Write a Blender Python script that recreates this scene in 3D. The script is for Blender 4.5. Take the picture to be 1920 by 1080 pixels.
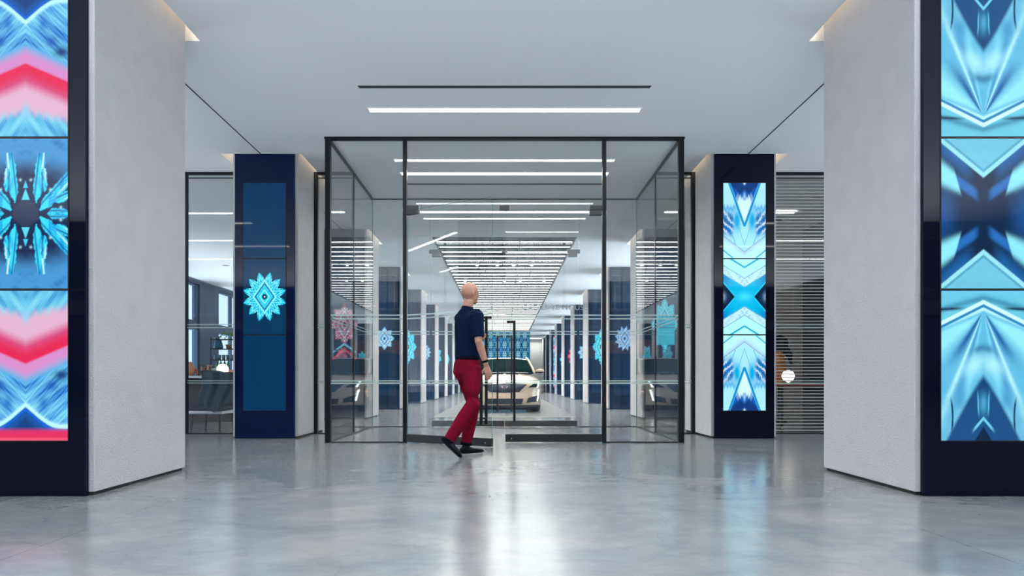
import bpy, bmesh, math, random
import numpy as np
from mathutils import Vector, Matrix
random.seed(7)
PI = math.pi
S = bpy.context.scene
for o in list(bpy.data.objects): bpy.data.objects.remove(o)

# ---------------------------------------------------------------- camera
F = 1100.0
cam_d = bpy.data.cameras.new('camera'); cam = bpy.data.objects.new('camera', cam_d)
S.collection.objects.link(cam); S.camera = cam
cam.location = (0, 0, .8); cam.rotation_euler = (PI/2, 0, 0)
cam_d.sensor_width = 36; cam_d.lens = F/1920*36
cam_d.shift_x = 14/1920; cam_d.shift_y = 173/1920
cam_d.clip_start = .05; cam_d.clip_end = 300
# ---------------------------------------------------------------- world, exposure
W = bpy.data.worlds.new('world'); S.world = W; W.use_nodes = True
wn = W.node_tree.nodes; wl = W.node_tree.links
bg = wn['Background']
tc = wn.new('ShaderNodeTexCoord'); sx = wn.new('ShaderNodeSeparateXYZ'); wl.new(tc.outputs['Generated'], sx.inputs[0])
rp = wn.new('ShaderNodeValToRGB'); wl.new(sx.outputs['Z'], rp.inputs[0])
rp.color_ramp.elements[0].position = 0.0; rp.color_ramp.elements[0].color = (.80, .86, .94, 1)
rp.color_ramp.elements[1].position = .6; rp.color_ramp.elements[1].color = (.55, .72, 1.0, 1)
wl.new(rp.outputs[0], bg.inputs[0]); bg.inputs[1].default_value = 1.5
S.view_settings.view_transform = 'Standard'; S.view_settings.look = 'None'
S.view_settings.exposure = 0.14; S.view_settings.gamma = 1; S.view_settings.use_curve_mapping = False
S.cycles.transparent_max_bounces = 40; S.cycles.max_bounces = 14; S.cycles.glossy_bounces = 6
S.cycles.sample_clamp_indirect = 4; S.cycles.sample_clamp_direct = 30
LIGHT_STRIP = (12.0, 70.0); LIGHT_TUBE = (2.2, 850.0); LIGHT_COVE = 90.0
# added fill lamps in place of daylight, left and right of the viewpoint
for sx_ in (-1, 1):
    ld = bpy.data.lights.new('street_fill', 'AREA'); ld.shape = 'RECTANGLE'; ld.size = 2.6; ld.size_y = 11.6; ld.energy = 270; ld.spread = math.radians(110); ld.color = (.86, .93, 1)
    lo = bpy.data.objects.new('street_fill', ld); S.collection.objects.link(lo); lo.location = (sx_*9.75, 2.7, 1.35)
    lo.rotation_euler = (0, math.radians(sx_*(90+48)), 0)
ld = bpy.data.lights.new('street_fill', 'AREA'); ld.shape = 'RECTANGLE'; ld.size = 17; ld.size_y = 2.6; ld.energy = 900; ld.color = (.86, .93, 1); ld.spread = math.radians(84)  # added fill lamp behind the viewpoint, aimed up at the ceiling
lo = bpy.data.objects.new('street_fill', ld); S.collection.objects.link(lo); lo.location = (0, -3.6, 1.35); lo.rotation_euler = (math.radians(90+47), 0, 0)

# added fill lamps outside the side windows, lifting the hall ceiling
for x_, y0_, y1_, e_ in ((-9.95, 13.5, 43, 1150), (7.45, 12.6, 43, 2200)):
    ld = bpy.data.lights.new('window_fill', 'AREA'); ld.shape = 'RECTANGLE'; ld.size = 2.4; ld.size_y = y1_-y0_; ld.energy = e_; ld.color = (.92, .96, 1); ld.spread = math.radians(110)
    lo = bpy.data.objects.new('window_fill', ld); S.collection.objects.link(lo); lo.location = (x_, (y0_+y1_)/2, 1.3)
    lo.rotation_euler = (0, math.radians((1 if x_ > 0 else -1)*(90+42)), 0)

# ---------------------------------------------------------------- materials
def srgb(r, g=None, b=None):
    if g is None: r, g, b = r
    f = lambda c: (c/255/12.92) if c/255 <= .04045 else ((c/255+.055)/1.055)**2.4
    return (f(r), f(g), f(b), 1)
def mat(name, col, rough=.5, metal=0, spec=.5, coat=0, bump=0, bscale=40, var=0, vscale=3, em=None, ems=0, bdist=.01):
    m = bpy.data.materials.new(name); m.use_nodes = True
    nt = m.node_tree; b = nt.nodes['Principled BSDF']
    b.inputs['Base Color'].default_value = col if len(col) == 4 else (*col, 1)
    b.inputs['Roughness'].default_value = rough; b.inputs['Metallic'].default_value = metal
    b.inputs['Specular IOR Level'].default_value = spec; b.inputs['Coat Weight'].default_value = coat
    b.inputs['Coat Roughness'].default_value = .04
    t = nt.nodes.new('ShaderNodeTexCoord')
    if var:
        n = nt.nodes.new('ShaderNodeTexNoise'); n.inputs['Scale'].default_value = vscale; n.inputs['Detail'].default_value = 5
        nt.links.new(t.outputs['Object'], n.inputs['Vector'])
        mx = nt.nodes.new('ShaderNodeMix'); mx.data_type = 'RGBA'; mx.blend_type = 'MULTIPLY'
        mx.inputs[0].default_value = 1
        mr = nt.nodes.new('ShaderNodeMapRange'); nt.links.new(n.outputs['Fac'], mr.inputs[0])
        mr.inputs[1].default_value = .3; mr.inputs[2].default_value = .7
        mr.inputs[3].default_value = 1-var; mr.inputs[4].default_value = 1+var
        mx.inputs[6].default_value = col if len(col) == 4 else (*col, 1)
        nt.links.new(mr.outputs[0], mx.inputs[7]); nt.links.new(mx.outputs[2], b.inputs['Base Color'])
    if bump:
        n = nt.nodes.new('ShaderNodeTexNoise'); n.inputs['Scale'].default_value = bscale; n.inputs['Detail'].default_value = 3
        nt.links.new(t.outputs['Object'], n.inputs['Vector'])
        bp = nt.nodes.new('ShaderNodeBump'); bp.inputs['Strength'].default_value = bump; bp.inputs['Distance'].default_value = bdist
        nt.links.new(n.outputs['Fac'], bp.inputs['Height']); nt.links.new(bp.outputs[0], b.inputs['Normal'])
    if em:
        b.inputs['Emission Color'].default_value = em if len(em) == 4 else (*em, 1); b.inputs['Emission Strength'].default_value = ems
    return m
def emit(name, col, s):
    m = bpy.data.materials.new(name); m.use_nodes = True; nt = m.node_tree; nt.nodes.clear()
    o = nt.nodes.new('ShaderNodeOutputMaterial'); e = nt.nodes.new('ShaderNodeEmission')
    e.inputs[0].default_value = (*col[:3], 1); e.inputs[1].default_value = s; nt.links.new(e.outputs[0], o.inputs[0]); return m
def emit_down(name, col, lo, hi, k=3.0):
    # louvred luminaire: soft glow sideways, strong beam straight out of its face
    m = emit(name, col, lo); nt = m.node_tree; L = nt.links; e = next(n for n in nt.nodes if n.type == 'EMISSION')
    g = nt.nodes.new('ShaderNodeNewGeometry'); d = nt.nodes.new('ShaderNodeVectorMath'); d.operation = 'DOT_PRODUCT'
    L.new(g.outputs['Incoming'], d.inputs[0]); d.inputs[1].default_value = (0, 0, -1)
    c = nt.nodes.new('ShaderNodeMath'); c.operation = 'MAXIMUM'; L.new(d.outputs['Value'], c.inputs[0]); c.inputs[1].default_value = 0
    p = nt.nodes.new('ShaderNodeMath'); p.operation = 'POWER'; L.new(c.outputs[0], p.inputs[0]); p.inputs[1].default_value = k
    q = nt.nodes.new('ShaderNodeMath'); q.operation = 'MULTIPLY_ADD'; L.new(p.outputs[0], q.inputs[0]); q.inputs[1].default_value = hi; q.inputs[2].default_value = lo
    L.new(q.outputs[0], e.inputs[1]); return m
def glass_mat(name, tint, f0=.04, opac=0, ocol=(.6, .8, .75)):
    # clear flat pane: what is not reflected goes straight through (both faces reflect)
    m = bpy.data.materials.new(name); m.use_nodes = True; nt = m.node_tree; nt.nodes.clear(); L = nt.links
    o = nt.nodes.new('ShaderNodeOutputMaterial'); tr = nt.nodes.new('ShaderNodeBsdfTransparent'); tr.inputs[0].default_value = (*tint, 1)
    gl = nt.nodes.new('ShaderNodeBsdfGlossy'); gl.inputs['Roughness'].default_value = 0.0
    g = nt.nodes.new('ShaderNodeNewGeometry'); d = nt.nodes.new('ShaderNodeVectorMath'); d.operation = 'DOT_PRODUCT'
    L.new(g.outputs['Incoming'], d.inputs[0]); L.new(g.outputs['Normal'], d.inputs[1])
    def mth(op, a, b_=None):
        n = nt.nodes.new('ShaderNodeMath'); n.operation = op
        for i, v in enumerate((a, b_)):
            if v is None: continue
            if isinstance(v, (int, float)): n.inputs[i].default_value = v
            else: L.new(v, n.inputs[i])
        return n.outputs[0]
    c = mth('ABSOLUTE', d.outputs['Value']); s = mth('SUBTRACT', 1.0, c); p = mth('POWER', s, 5.0)
    fr = mth('ADD', mth('MULTIPLY', p, 1-f0), f0)
    mx = nt.nodes.new('ShaderNodeMixShader'); L.new(fr, mx.inputs[0]); L.new(tr.outputs[0], mx.inputs[1]); L.new(gl.outputs[0], mx.inputs[2])
    out = mx.outputs[0]
    if opac:
        df = nt.nodes.new('ShaderNodeBsdfDiffuse'); df.inputs[0].default_value = (*ocol, 1)
        tl = nt.nodes.new('ShaderNodeBsdfTranslucent'); tl.inputs[0].default_value = (*ocol, 1)
        ma = nt.nodes.new('ShaderNodeMixShader'); ma.inputs[0].default_value = .5; L.new(df.outputs[0], ma.inputs[1]); L.new(tl.outputs[0], ma.inputs[2])
        mb = nt.nodes.new('ShaderNodeMixShader'); mb.inputs[0].default_value = opac; L.new(out, mb.inputs[1]); L.new(ma.outputs[0], mb.inputs[2]); out = mb.outputs[0]
    L.new(out, o.inputs[0]); return m
def floor_mat():
    m = bpy.data.materials.new('polished_concrete'); m.use_nodes = True; nt = m.node_tree; L = nt.links; b = nt.nodes['Principled BSDF']
    g = nt.nodes.new('ShaderNodeNewGeometry'); P = g.outputs['Position']
    def noise(sc, det, stretch=(1, 1, 1), dist=0, rough=.5):
        mp = nt.nodes.new('ShaderNodeMapping'); mp.inputs['Scale'].default_value = stretch; L.new(P, mp.inputs[0])
        n = nt.nodes.new('ShaderNodeTexNoise'); n.inputs['Scale'].default_value = sc; n.inputs['Detail'].default_value = det
        n.inputs['Distortion'].default_value = dist; n.inputs['Roughness'].default_value = rough; L.new(mp.outputs[0], n.inputs['Vector']); return n.outputs['Fac']
    def mth(op, a, b_=None, cl=False):
        n = nt.nodes.new('ShaderNodeMath'); n.operation = op; n.use_clamp = cl
        for i, v in enumerate((a, b_)):
            if v is None: continue
            if isinstance(v, (int, float)): n.inputs[i].default_value = v
            else: L.new(v, n.inputs[i])
        return n.outputs[0]
    def ramp(x, a, b_, c0, c1):
        mr = nt.nodes.new('ShaderNodeMapRange'); L.new(x, mr.inputs[0])
        for i, v in zip((1, 2, 3, 4), (a, b_, c0, c1)): mr.inputs[i].default_value = v
        return mr.outputs[0]
    n1 = noise(.9, 8, (1, 1.6, 1), 1.2, .62); n2 = noise(5, 8, (1, 2, 1), .8, .65); n3 = noise(60, 3)
    blot = noise(1.6, 10, (1, 1, 1), 2.0, .7)
    v = mth('ADD', mth('ADD', ramp(n1, .3, .7, -.13, .13), ramp(n2, .3, .7, -.09, .09)), ramp(n3, .3, .7, -.02, .02))
    v = mth('ADD', v, ramp(blot, .56, .66, 0, .07))
    sep = nt.nodes.new('ShaderNodeSeparateXYZ'); L.new(P, sep.inputs[0])
    X = mth('ABSOLUTE', sep.outputs['X']); Y = sep.outputs['Y']
    def line(c, pos, w=.0035):
        return mth('LESS_THAN', mth('ABSOLUTE', mth('SUBTRACT', c, pos)), w)
    ln = line(X, 2.24)
    for q in (3.33, 7.4): ln = mth('MAXIMUM', ln, line(X, q))
    for q in (.6, 4.61, 8.8, 12.65, 16.67, 20.7, 24.7, 28.7, 32.7): ln = mth('MAXIMUM', ln, line(Y, q))
    vo = nt.nodes.new('ShaderNodeTexVoronoi'); vo.feature = 'DISTANCE_TO_EDGE'; vo.inputs['Scale'].default_value = .55
    wv = nt.nodes.new('ShaderNodeVectorMath'); wv.operation = 'ADD'
    nn = nt.nodes.new('ShaderNodeTexNoise'); nn.inputs['Scale'].default_value = 2.2; nn.inputs['Detail'].default_value = 6; L.new(P, nn.inputs['Vector'])
    L.new(P, wv.inputs[0]); L.new(nn.outputs['Color'], wv.inputs[1]); L.new(wv.outputs[0], vo.inputs['Vector'])
    crack = ramp(vo.outputs['Distance'], 0, .006, .10, 0)
    v = mth('SUBTRACT', mth('SUBTRACT', v, crack), mth('MULTIPLY', ln, .30))
    val = mth('ADD', v, 1.0)
    mx = nt.nodes.new('ShaderNodeMix'); mx.data_type = 'RGBA'; L.new(ramp(n1, .35, .65, 0, 1), mx.inputs[0])
    mx.inputs[6].default_value = (.195, .218, .232, 1); mx.inputs[7].default_value = (.24, .24, .242, 1)
    vm = nt.nodes.new('ShaderNodeVectorMath'); vm.operation = 'SCALE'; L.new(mx.outputs[2], vm.inputs[0]); L.new(val, vm.inputs['Scale'])
    L.new(vm.outputs[0], b.inputs['Base Color'])
    rr = ramp(n1, .3, .7, .15, .20); L.new(rr, b.inputs['Roughness'])
    b.inputs['Specular IOR Level'].default_value = .75
    bp = nt.nodes.new('ShaderNodeBump'); bp.inputs['Strength'].default_value = .05; bp.inputs['Distance'].default_value = .004
    L.new(mth('ADD', mth('MULTIPLY', n2, .7), mth('MULTIPLY', noise(14, 4), .3)), bp.inputs['Height']); L.new(bp.outputs[0], b.inputs['Normal'])
    return m
def screen_mat():
    m = bpy.data.materials.new('display_picture'); m.use_nodes = True; nt = m.node_tree; b = nt.nodes['Principled BSDF']
    a = nt.nodes.new('ShaderNodeAttribute'); a.attribute_name = 'picture'
    n = nt.nodes.new('ShaderNodeVectorMath'); n.operation = 'MAXIMUM'; n.inputs[1].default_value = (0, 0, 0)
    nt.links.new(a.outputs['Color'], n.inputs[0]); nt.links.new(n.outputs[0], b.inputs['Emission Color'])
    b.inputs['Emission Strength'].default_value = 1.0; b.inputs['Base Color'].default_value = (.004, .006, .012, 1)
    b.inputs['Roughness'].default_value = .03; b.inputs['Specular IOR Level'].default_value = .14
    return m
M = dict(
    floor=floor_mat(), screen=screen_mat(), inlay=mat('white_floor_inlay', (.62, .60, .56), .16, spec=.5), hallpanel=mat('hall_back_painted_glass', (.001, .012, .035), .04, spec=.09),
    ceil=mat('ceiling_paint', (.80, .815, .83), .6, spec=.2, bump=.05, bscale=3),
    ceil_joint=mat('ceiling_joint', (.05, .05, .055), .8),
    concrete=mat('rough_plaster', (.51, .505, .52), .85, spec=.2, bump=.55, bscale=85, var=.04, vscale=6, bdist=.012),
    reveal=mat('column_edge', (.62, .63, .66), .6, bump=.3, bscale=90),
    navy=mat('dark_navy_glass', (.002, .003, .013), .03, spec=.2),
    navyblue=mat('blue_back_painted_glass', (.002, .009, .045), .03, spec=.22),
    black=mat('black_metal', (.005, .007, .010), .4, spec=.25),
    bezel=mat('black_bezel', (.003, .003, .006), .4, spec=.3),
    rail=mat('dark_bronze_rail', (.022, .025, .028), .38, metal=.3, spec=.5),
    fitting=mat('patch_metal', (.045, .048, .052), .4, metal=.5),
    shadowgap=mat('shadow_gap', (.03, .03, .03), .8),
    glass=glass_mat('clear_glass', (.985, .996, .993)),
    gedge=mat('glass_edge', srgb(60, 140, 135), .2, spec=.6, em=srgb(40, 120, 115), ems=0),
    frit=glass_mat('frosted_band', (.9, .97, .95), opac=.62, ocol=(.62, .80, .76)),
    text=glass_mat('frosted_letter', (.9, .95, .96), opac=.55, ocol=(.50, .60, .66)),
    wglass=glass_mat('window_glass', (.80, .90, .97)),
    strip=emit_down('strip_light', (1, .985, .96), *LIGHT_STRIP),
    cstrip=emit('cafe_strip_light', (1, .98, .95), 8.0),
    astrip=emit('aisle_strip_light', (1, .98, .95), 16),
    istrip=emit_down('indoor_strip_light', (1, .985, .96), 12, 900),
    tube=emit_down('tube_light', (1, .985, .96), *LIGHT_TUBE),
    cove=emit('warm_cove_led', (1, .80, .56), LIGHT_COVE),
    hcove=emit('hall_cove_led', (1, .86, .68), 300),
    down=emit('downlight_lens', (1, .97, .9), 12),
    globe=emit('globe_glow', (1, .90, .76), 2.2),
    cavity=mat('cavity_paint', (.10, .13, .14), .8),
    duct=mat('duct_paint', (.16, .18, .19), .6),
    wall=mat('wall_paint', (.75, .74, .72), .8, var=.03),
    beige=mat('taupe_wall', (.34, .29, .25), .85),
    darkwall=mat('charcoal_wall', (.035, .04, .05), .6),
    mull=mat('window_frame_paint', (.045, .085, .14), .5),
    blind=mat('blind_slat', (.55, .53, .50), .5),
    asphalt=mat('street_asphalt', (.12, .12, .13), .85, bump=.3, bscale=30),
    brick=mat('street_facade', (.23, .17, .16), .9, var=.15, vscale=1.2),
    stone=mat('facade_stone', (.42, .40, .40), .9, var=.1),
    winblue=mat('facade_window', (.02, .03, .05), .1, spec=.8),
    awning=mat('orange_awning', (.75, .25, .03), .7),
    skin=mat('skin', (.50, .25, .18), .5, var=.05, vscale=12),
    shirt=mat('navy_cotton', (.0015, .010, .034), .85, spec=.08, bump=.4, bscale=14, bdist=.02),
    trousers=mat('red_cotton', (.15, .0015, .016), .85, spec=.1, bump=.5, bscale=9, bdist=.03, var=.12, vscale=9),
    shoe=mat('black_leather', (.003, .004, .009), .5, spec=.15),
    belt=mat('dark_belt', (.004, .005, .010), .9, spec=.05),
    steel=mat('steel', (.5, .5, .5), .25, metal=1),
    hair=mat('stubble', (.25, .14, .11), .7),
    paint=mat('champagne_car_paint', (.80, .63, .46), .30, metal=.1, coat=.6),
    carglass=mat('car_window_glass', (.004, .010, .010), .06, spec=.07),
    carblack=mat('car_black_plastic', (.003, .006, .014), .4, spec=.12), wscreen=mat('windscreen_glass', (.001, .003, .003), .35, spec=.0),
    tyre=mat('tyre_rubber', (.012, .012, .013), .8),
    rim=mat('dark_wheel_metal', (.20, .20, .21), .3, metal=.9),
    gmesh=mat('grille_mesh_metal', (.05, .05, .06), .35, metal=.6),
    led=emit('headlight_led', (.85, .97, 1), 5.0), amber=emit('amber_marker', (1, .35, .05), 2.0),
    chrome=mat('chrome', (.75, .72, .68), .12, metal=1),
    redenamel=mat('red_enamel', (.12, .02, .02), .3),
    wood=mat('tan_wood', (.42, .22, .13), .5, var=.1), darkwood=mat('dark_counter', (.05, .045, .045), .5),
    white=mat('white_laminate', (.65, .68, .72), .35),
    fabric=mat('charcoal_fabric', (.035, .05, .07), .85, bump=.3, bscale=40), coatf=mat('slate_cloth', (.05, .075, .10), .9, bump=.3, bscale=8, bdist=.02),
    bottle=mat('green_bottle', (.01, .30, .05), .1, spec=.8), vase=mat('blue_ceramic', (.02, .15, .25), .3), tumbler=mat('pale_blue_glass', (.12, .28, .36), .1, spec=.8),
    amberglass=mat('amber_pottery', (.45, .22, .12), .3), leaf=mat('plant_leaf', (.12, .33, .05), .5), pot=mat('clay_pot', (.25, .12, .07), .7),
    orange=mat('orange_cloth', (.65, .20, .03), .85), bluebook=mat('blue_cover', (.05, .22, .45), .5), redbook=mat('red_cover', (.30, .05, .04), .5),
    greybook=mat('grey_cover', (.3, .3, .3), .5),
)
# ---------------------------------------------------------------- mesh helpers
class MB:
    def __init__(s): s.bm = bmesh.new(); s.mats = []
    def mi(s, m):
        if m is None: return 0
        if m not in s.mats: s.mats.append(m)
        return s.mats.index(m)
    def box(s, x0, x1, y0, y1, z0, z1, m=None, faces='all'):
        i = s.mi(m)
        x0, x1 = min(x0, x1), max(x0, x1); y0, y1 = min(y0, y1), max(y0, y1); z0, z1 = min(z0, z1), max(z0, z1)
        v = [s.bm.verts.new(p) for p in ((x0,y0,z0),(x1,y0,z0),(x1,y1,z0),(x0,y1,z0),(x0,y0,z1),(x1,y0,z1),(x1,y1,z1),(x0,y1,z1))]
        for f in ((0,3,2,1),(4,5,6,7),(0,1,5,4),(1,2,6,5),(2,3,7,6),(3,0,4,7)):
            s.bm.faces.new([v[k] for k in f]).material_index = i
        return s
    def quad(s, pts, m=None):
        f = s.bm.faces.new([s.bm.verts.new(p) for p in pts]); f.material_index = s.mi(m); return s
    def prism(s, pts, axis, a, b, m=None):
        # pts: 2D outline; axis 'x','y','z' extrude from a to b
        def P(p, t): return {'x': (t, p[0], p[1]), 'y': (p[0], t, p[1]), 'z': (p[0], p[1], t)}[axis]
        i = s.mi(m); A = [s.bm.verts.new(P(p, a)) for p in pts]; B = [s.bm.verts.new(P(p, b)) for p in pts]
        s.bm.faces.new(A).material_index = i; s.bm.faces.new(B[::-1]).material_index = i
        n = len(pts)
        for k in range(n): s.bm.faces.new((A[k], B[k], B[(k+1) % n], A[(k+1) % n])).material_index = i
        return s
    def tube(s, path, rad, n=10, m=None, cap=True, flat=1.0, up=(0, 0, 1)):
        # path: points; rad: radius or list of r or (ra, rb)
        i = s.mi(m); path = [Vector(p) for p in path]; k = len(path)
        if not isinstance(rad, (list, tuple)): rad = [rad]*k
        rings = []
        for j, p in enumerate(path):
            t = (path[min(j+1, k-1)]-path[max(j-1, 0)]).normalized()
            u = Vector(up)
            if abs(t.dot(u)) > .95: u = Vector((0, 1, 0)) if abs(t.y) < .9 else Vector((1, 0, 0))
            a = t.cross(u).normalized(); b = a.cross(t).normalized()
            r = rad[j]; ra, rb = (r if isinstance(r, (list, tuple)) else (r, r*flat))
            rings.append([s.bm.verts.new(p + a*ra*math.cos(2*PI*q/n) + b*rb*math.sin(2*PI*q/n)) for q in range(n)])
        for j in range(k-1):
            for q in range(n):
                f = s.bm.faces.new((rings[j][q], rings[j][(q+1) % n], rings[j+1][(q+1) % n], rings[j+1][q])); f.material_index = i; f.smooth = True
        if cap:
            s.bm.faces.new(rings[0][::-1]).material_index = i; s.bm.faces.new(rings[-1]).material_index = i
        return s
    def lathe(s, prof, c=(0, 0, 0), n=20, m=None, axis='z'):
        i = s.mi(m); rings = []
        for r, h in prof:
            ring = []
            for q in range(n):
                a = 2*PI*q/n
                if axis == 'z': p = (c[0]+r*math.cos(a), c[1]+r*math.sin(a), c[2]+h)
                elif axis == 'x': p = (c[0]+h, c[1]+r*math.cos(a), c[2]+r*math.sin(a))
                else: p = (c[0]+r*math.cos(a), c[1]+h, c[2]+r*math.sin(a))
                ring.append(s.bm.verts.new(p))
            rings.append(ring)
        for j in range(len(rings)-1):
            for q in range(n):
                f = s.bm.faces.new((rings[j][q], rings[j][(q+1) % n], rings[j+1][(q+1) % n], rings[j+1][q])); f.material_index = i; f.smooth = True
        s.bm.faces.new(rings[0][::-1]).material_index = i; s.bm.faces.new(rings[-1]).material_index = i
        return s
    def ell(s, c, r, m=None, rot=None, seg=20, rings=14):
        i = s.mi(m); R = (rot or Matrix.Identity(3)).to_4x4()
        mt = Matrix.Translation(c) @ R @ Matrix.Diagonal((*r, 1))
        g = bmesh.ops.create_uvsphere(s.bm, u_segments=seg, v_segments=rings, radius=1, matrix=mt)
        for v in g['verts']:
            for f in v.link_faces: f.material_index = i; f.smooth = True
        return s
    def grid(s, fn, nu, nv, m=None, smooth=True):
        i = s.mi(m); V = [[s.bm.verts.new(fn(a/nu, b/nv)) for b in range(nv+1)] for a in range(nu+1)]
        for a in range(nu):
            for b in range(nv):
                f = s.bm.faces.new((V[a][b], V[a+1][b], V[a+1][b+1], V[a][b+1])); f.material_index = i; f.smooth = smooth
        return s
    def build(s, name, m=None, parent=None, bevel=0, normals=True):
        if normals: bmesh.ops.recalc_face_normals(s.bm, faces=s.bm.faces)
        me = bpy.data.meshes.new(name); s.bm.to_mesh(me); s.bm.free()
        for mm in (s.mats if s.mats else [m]): me.materials.append(mm)
        o = bpy.data.objects.new(name, me); S.collection.objects.link(o)
        if parent: o.parent = parent
        if bevel:
            b = o.modifiers.new('bevel', 'BEVEL'); b.width = bevel; b.segments = 2; b.limit_method = 'ANGLE'
        return o
def empty(name, loc=(0, 0, 0), rz=0):
    o = bpy.data.objects.new(name, None); S.collection.objects.link(o); o.location = loc; o.rotation_euler = (0, 0, rz); o.empty_display_size = .1; return o
def tag(o, label=None, cat=None, group=None, kind=None):
    if label: o['label'] = label
    if cat: o['category'] = cat
    if group: o['group'] = group
    if kind: o['kind'] = kind
    return o
def solid(o, parent): o.parent = parent; return o

H = 3.91
COLY = [4.04 + 4.02*k for k in range(11)]
CI, CO, CD = 2.845, 3.745, 1.19            # column inner face, outer face, depth
# ---------------------------------------------------------------- setting: floor, ceiling
tag(MB().quad([(-14, -4, 0), (14, -4, 0), (14, 47, 0), (-14, 47, 0)]).build('floor', M['floor']), 'grey polished concrete floor running through the entrance hall', kind='structure')
tag(MB().quad([(-70, -60, -.03), (70, -60, -.03), (70, 60, -.03), (-70, 60, -.03)]).build('street_ground', M['asphalt']), 'asphalt street outside the hall', kind='structure')
def ceiling():
    holes = []
    for y in COLY:
        for s in (-1, 1):
            a, b = sorted((s*2.792, s*3.90)); holes.append((a, b, y, y+CD+.15))
    SL = (-1.57, 1.57, 12.76, 37.2); holes.append(SL)
    xs = sorted({-9.6, 9.6, *[h[0] for h in holes], *[h[1] for h in holes]}); ys = sorted({-3.4, 46., *[h[2] for h in holes], *[h[3] for h in holes]})
    mb = MB()
    for i in range(len(xs)-1):
        for j in range(len(ys)-1):
            cx, cy = (xs[i]+xs[i+1])/2, (ys[j]+ys[j+1])/2
            if any(h[0] < cx < h[1] and h[2] < cy < h[3] for h in holes): continue
            mb.quad([(xs[i], ys[j], H), (xs[i+1], ys[j], H), (xs[i+1], ys[j+1], H), (xs[i], ys[j+1], H)], M['ceil'])
    for h in holes[:-1]:
        a, b, c, d = h
        for p in ([(a,c),(b,c)], [(b,c),(b,d)], [(b,d),(a,d)], [(a,d),(a,c)]):
            mb.quad([(*p[0], H), (*p[1], H), (*p[1], 4.35), (*p[0], 4.35)], M['ceil'])
        mb.quad([(a,c,4.35),(b,c,4.35),(b,d,4.35),(a,d,4.35)], M['ceil'])
    a, b, c, d = SL
    for p in ([(a,c),(b,c)], [(b,c),(b,d)], [(b,d),(a,d)], [(a,d),(a,c)]):
        mb.quad([(*p[0], H), (*p[1], H), (*p[1], 4.6), (*p[0], 4.6)], M['cavity'])
    mb.quad([(a,c,4.6),(b,c,4.6),(b,d,4.6),(a,d,4.6)], M['cavity'])
    # roof slab behind everything so no sky leaks in
    mb.quad([(-9.6,-3.4,4.9),(9.6,-3.4,4.9),(9.6,46,4.9),(-9.6,46,4.9)], M['ceil'])
    mb.quad([(-9.6,-3.4,H),(9.6,-3.4,H),(9.6,-3.4,4.9),(-9.6,-3.4,4.9)], M['ceil'])
    for s in (-1, 1): mb.quad([(s*9.6,-3.4,H),(s*9.6,46,H),(s*9.6,46,4.9),(s*9.6,-3.4,4.9)], M['ceil'])
    return mb.build('ceiling', normals=False)
tag(ceiling(), 'white painted ceiling with slots round the columns', kind='structure')
for k, (s, nm) in enumerate(((-1, 'left'), (1, 'right'))):
    mb = MB()
    for a, b in ((-3.3, COLY[0]), (COLY[0]+CD+.15, COLY[1]), (COLY[1]+CD+.15, COLY[2])):
        mb.box(s*3.343, s*3.357, a, b, H-.003, H+.002)
    tag(mb.build('trim_%d' % (k+1), M['ceil_joint']), 'thin dark ceiling joint between the %s columns' % nm, kind='structure')
mb = MB().box(-1.57, -1.545, 12.76, 37.2, H-.01, H+.10).box(1.545, 1.57, 12.76, 37.2, H-.01, H+.10).box(-1.57, 1.57, 12.76, 12.785, H-.01, H+.10)
tag(mb.build('trim_3', M['black']), 'black edge trim round the long ceiling opening', kind='structure')

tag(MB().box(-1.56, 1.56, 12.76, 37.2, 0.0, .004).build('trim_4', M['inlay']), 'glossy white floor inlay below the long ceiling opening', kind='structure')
# ---------------------------------------------------------------- setting: walls
def window_wall(side, wx, wy0, wy1, y, yend, n0):
    sg = -1 if wx < 0 else 1
    bays = []
    while y < yend: bays.append((y, y+2.1)); y += 3.3
    edges = [wy0] + [q for b in bays for q in b] + [wy1]; mb = MB()
    for i in range(0, len(edges), 2): mb.box(wx, wx+sg*.25, edges[i], edges[i+1], 0, H+.6)
    for a, b in bays: mb.box(wx, wx+sg*.25, a, b, H-.12, H+.6); mb.box(wx, wx+sg*.25, a, b, 0, .35)
    tag(mb.build('wall_'+side, M['mull']), 'blue-grey wall of tall windows on the far %s' % side, kind='structure')
    for i, (a, b) in enumerate(bays):
        r = empty('window_%d' % (n0+i), (wx+sg*.1, (a+b)/2, .35)); tag(r, 'tall window in the %s side wall' % side, kind='structure')
        h2 = (b-a)/2; hh = H-.12-.35; f = MB()
        f.box(-.1, .05, -h2, -h2+.06, 0, hh).box(-.1, .05, h2-.06, h2, 0, hh).box(-.1, .05, -h2, h2, 0, .06).box(-.1, .05, -h2, h2, hh-.06, hh)
        f.box(-.12, .05, -h2, h2, 2.0, 2.3).box(-.08, .04, -.03, .03, 0, hh)
        f.build('window_frame', M['mull'], r); MB().box(.0, .01, -h2+.02, h2-.02, .02, hh-.02).build('window_pane', M['wglass'], r)
window_wall('left', -9.5, 8.75, 44.5, 9.6, 41, 1)
window_wall('right', 7.0, 12.36, 44.5, 13.2, 41, 31)  # unseen windows, made up to let the right fill lamp into the hall
tag(MB().box(6.2, 6.4, 8.9, 12.4, 0, H+.6).build('wall_side', M['darkwall']), 'dark wall on the right of the room behind the blind', kind='structure')
tag(MB().box(CO+.02, 6.2, 12.2, 12.35, 0, H+.6).build('wall_partition', M['beige']), 'taupe partition wall behind the blind', kind='structure')
tag(MB().box(-9.5, 7.2, 44.5, 44.7, 0, H+.6).build('wall_back', M['wall']), 'pale grey wall at the far end of the hall', kind='structure')

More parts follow.
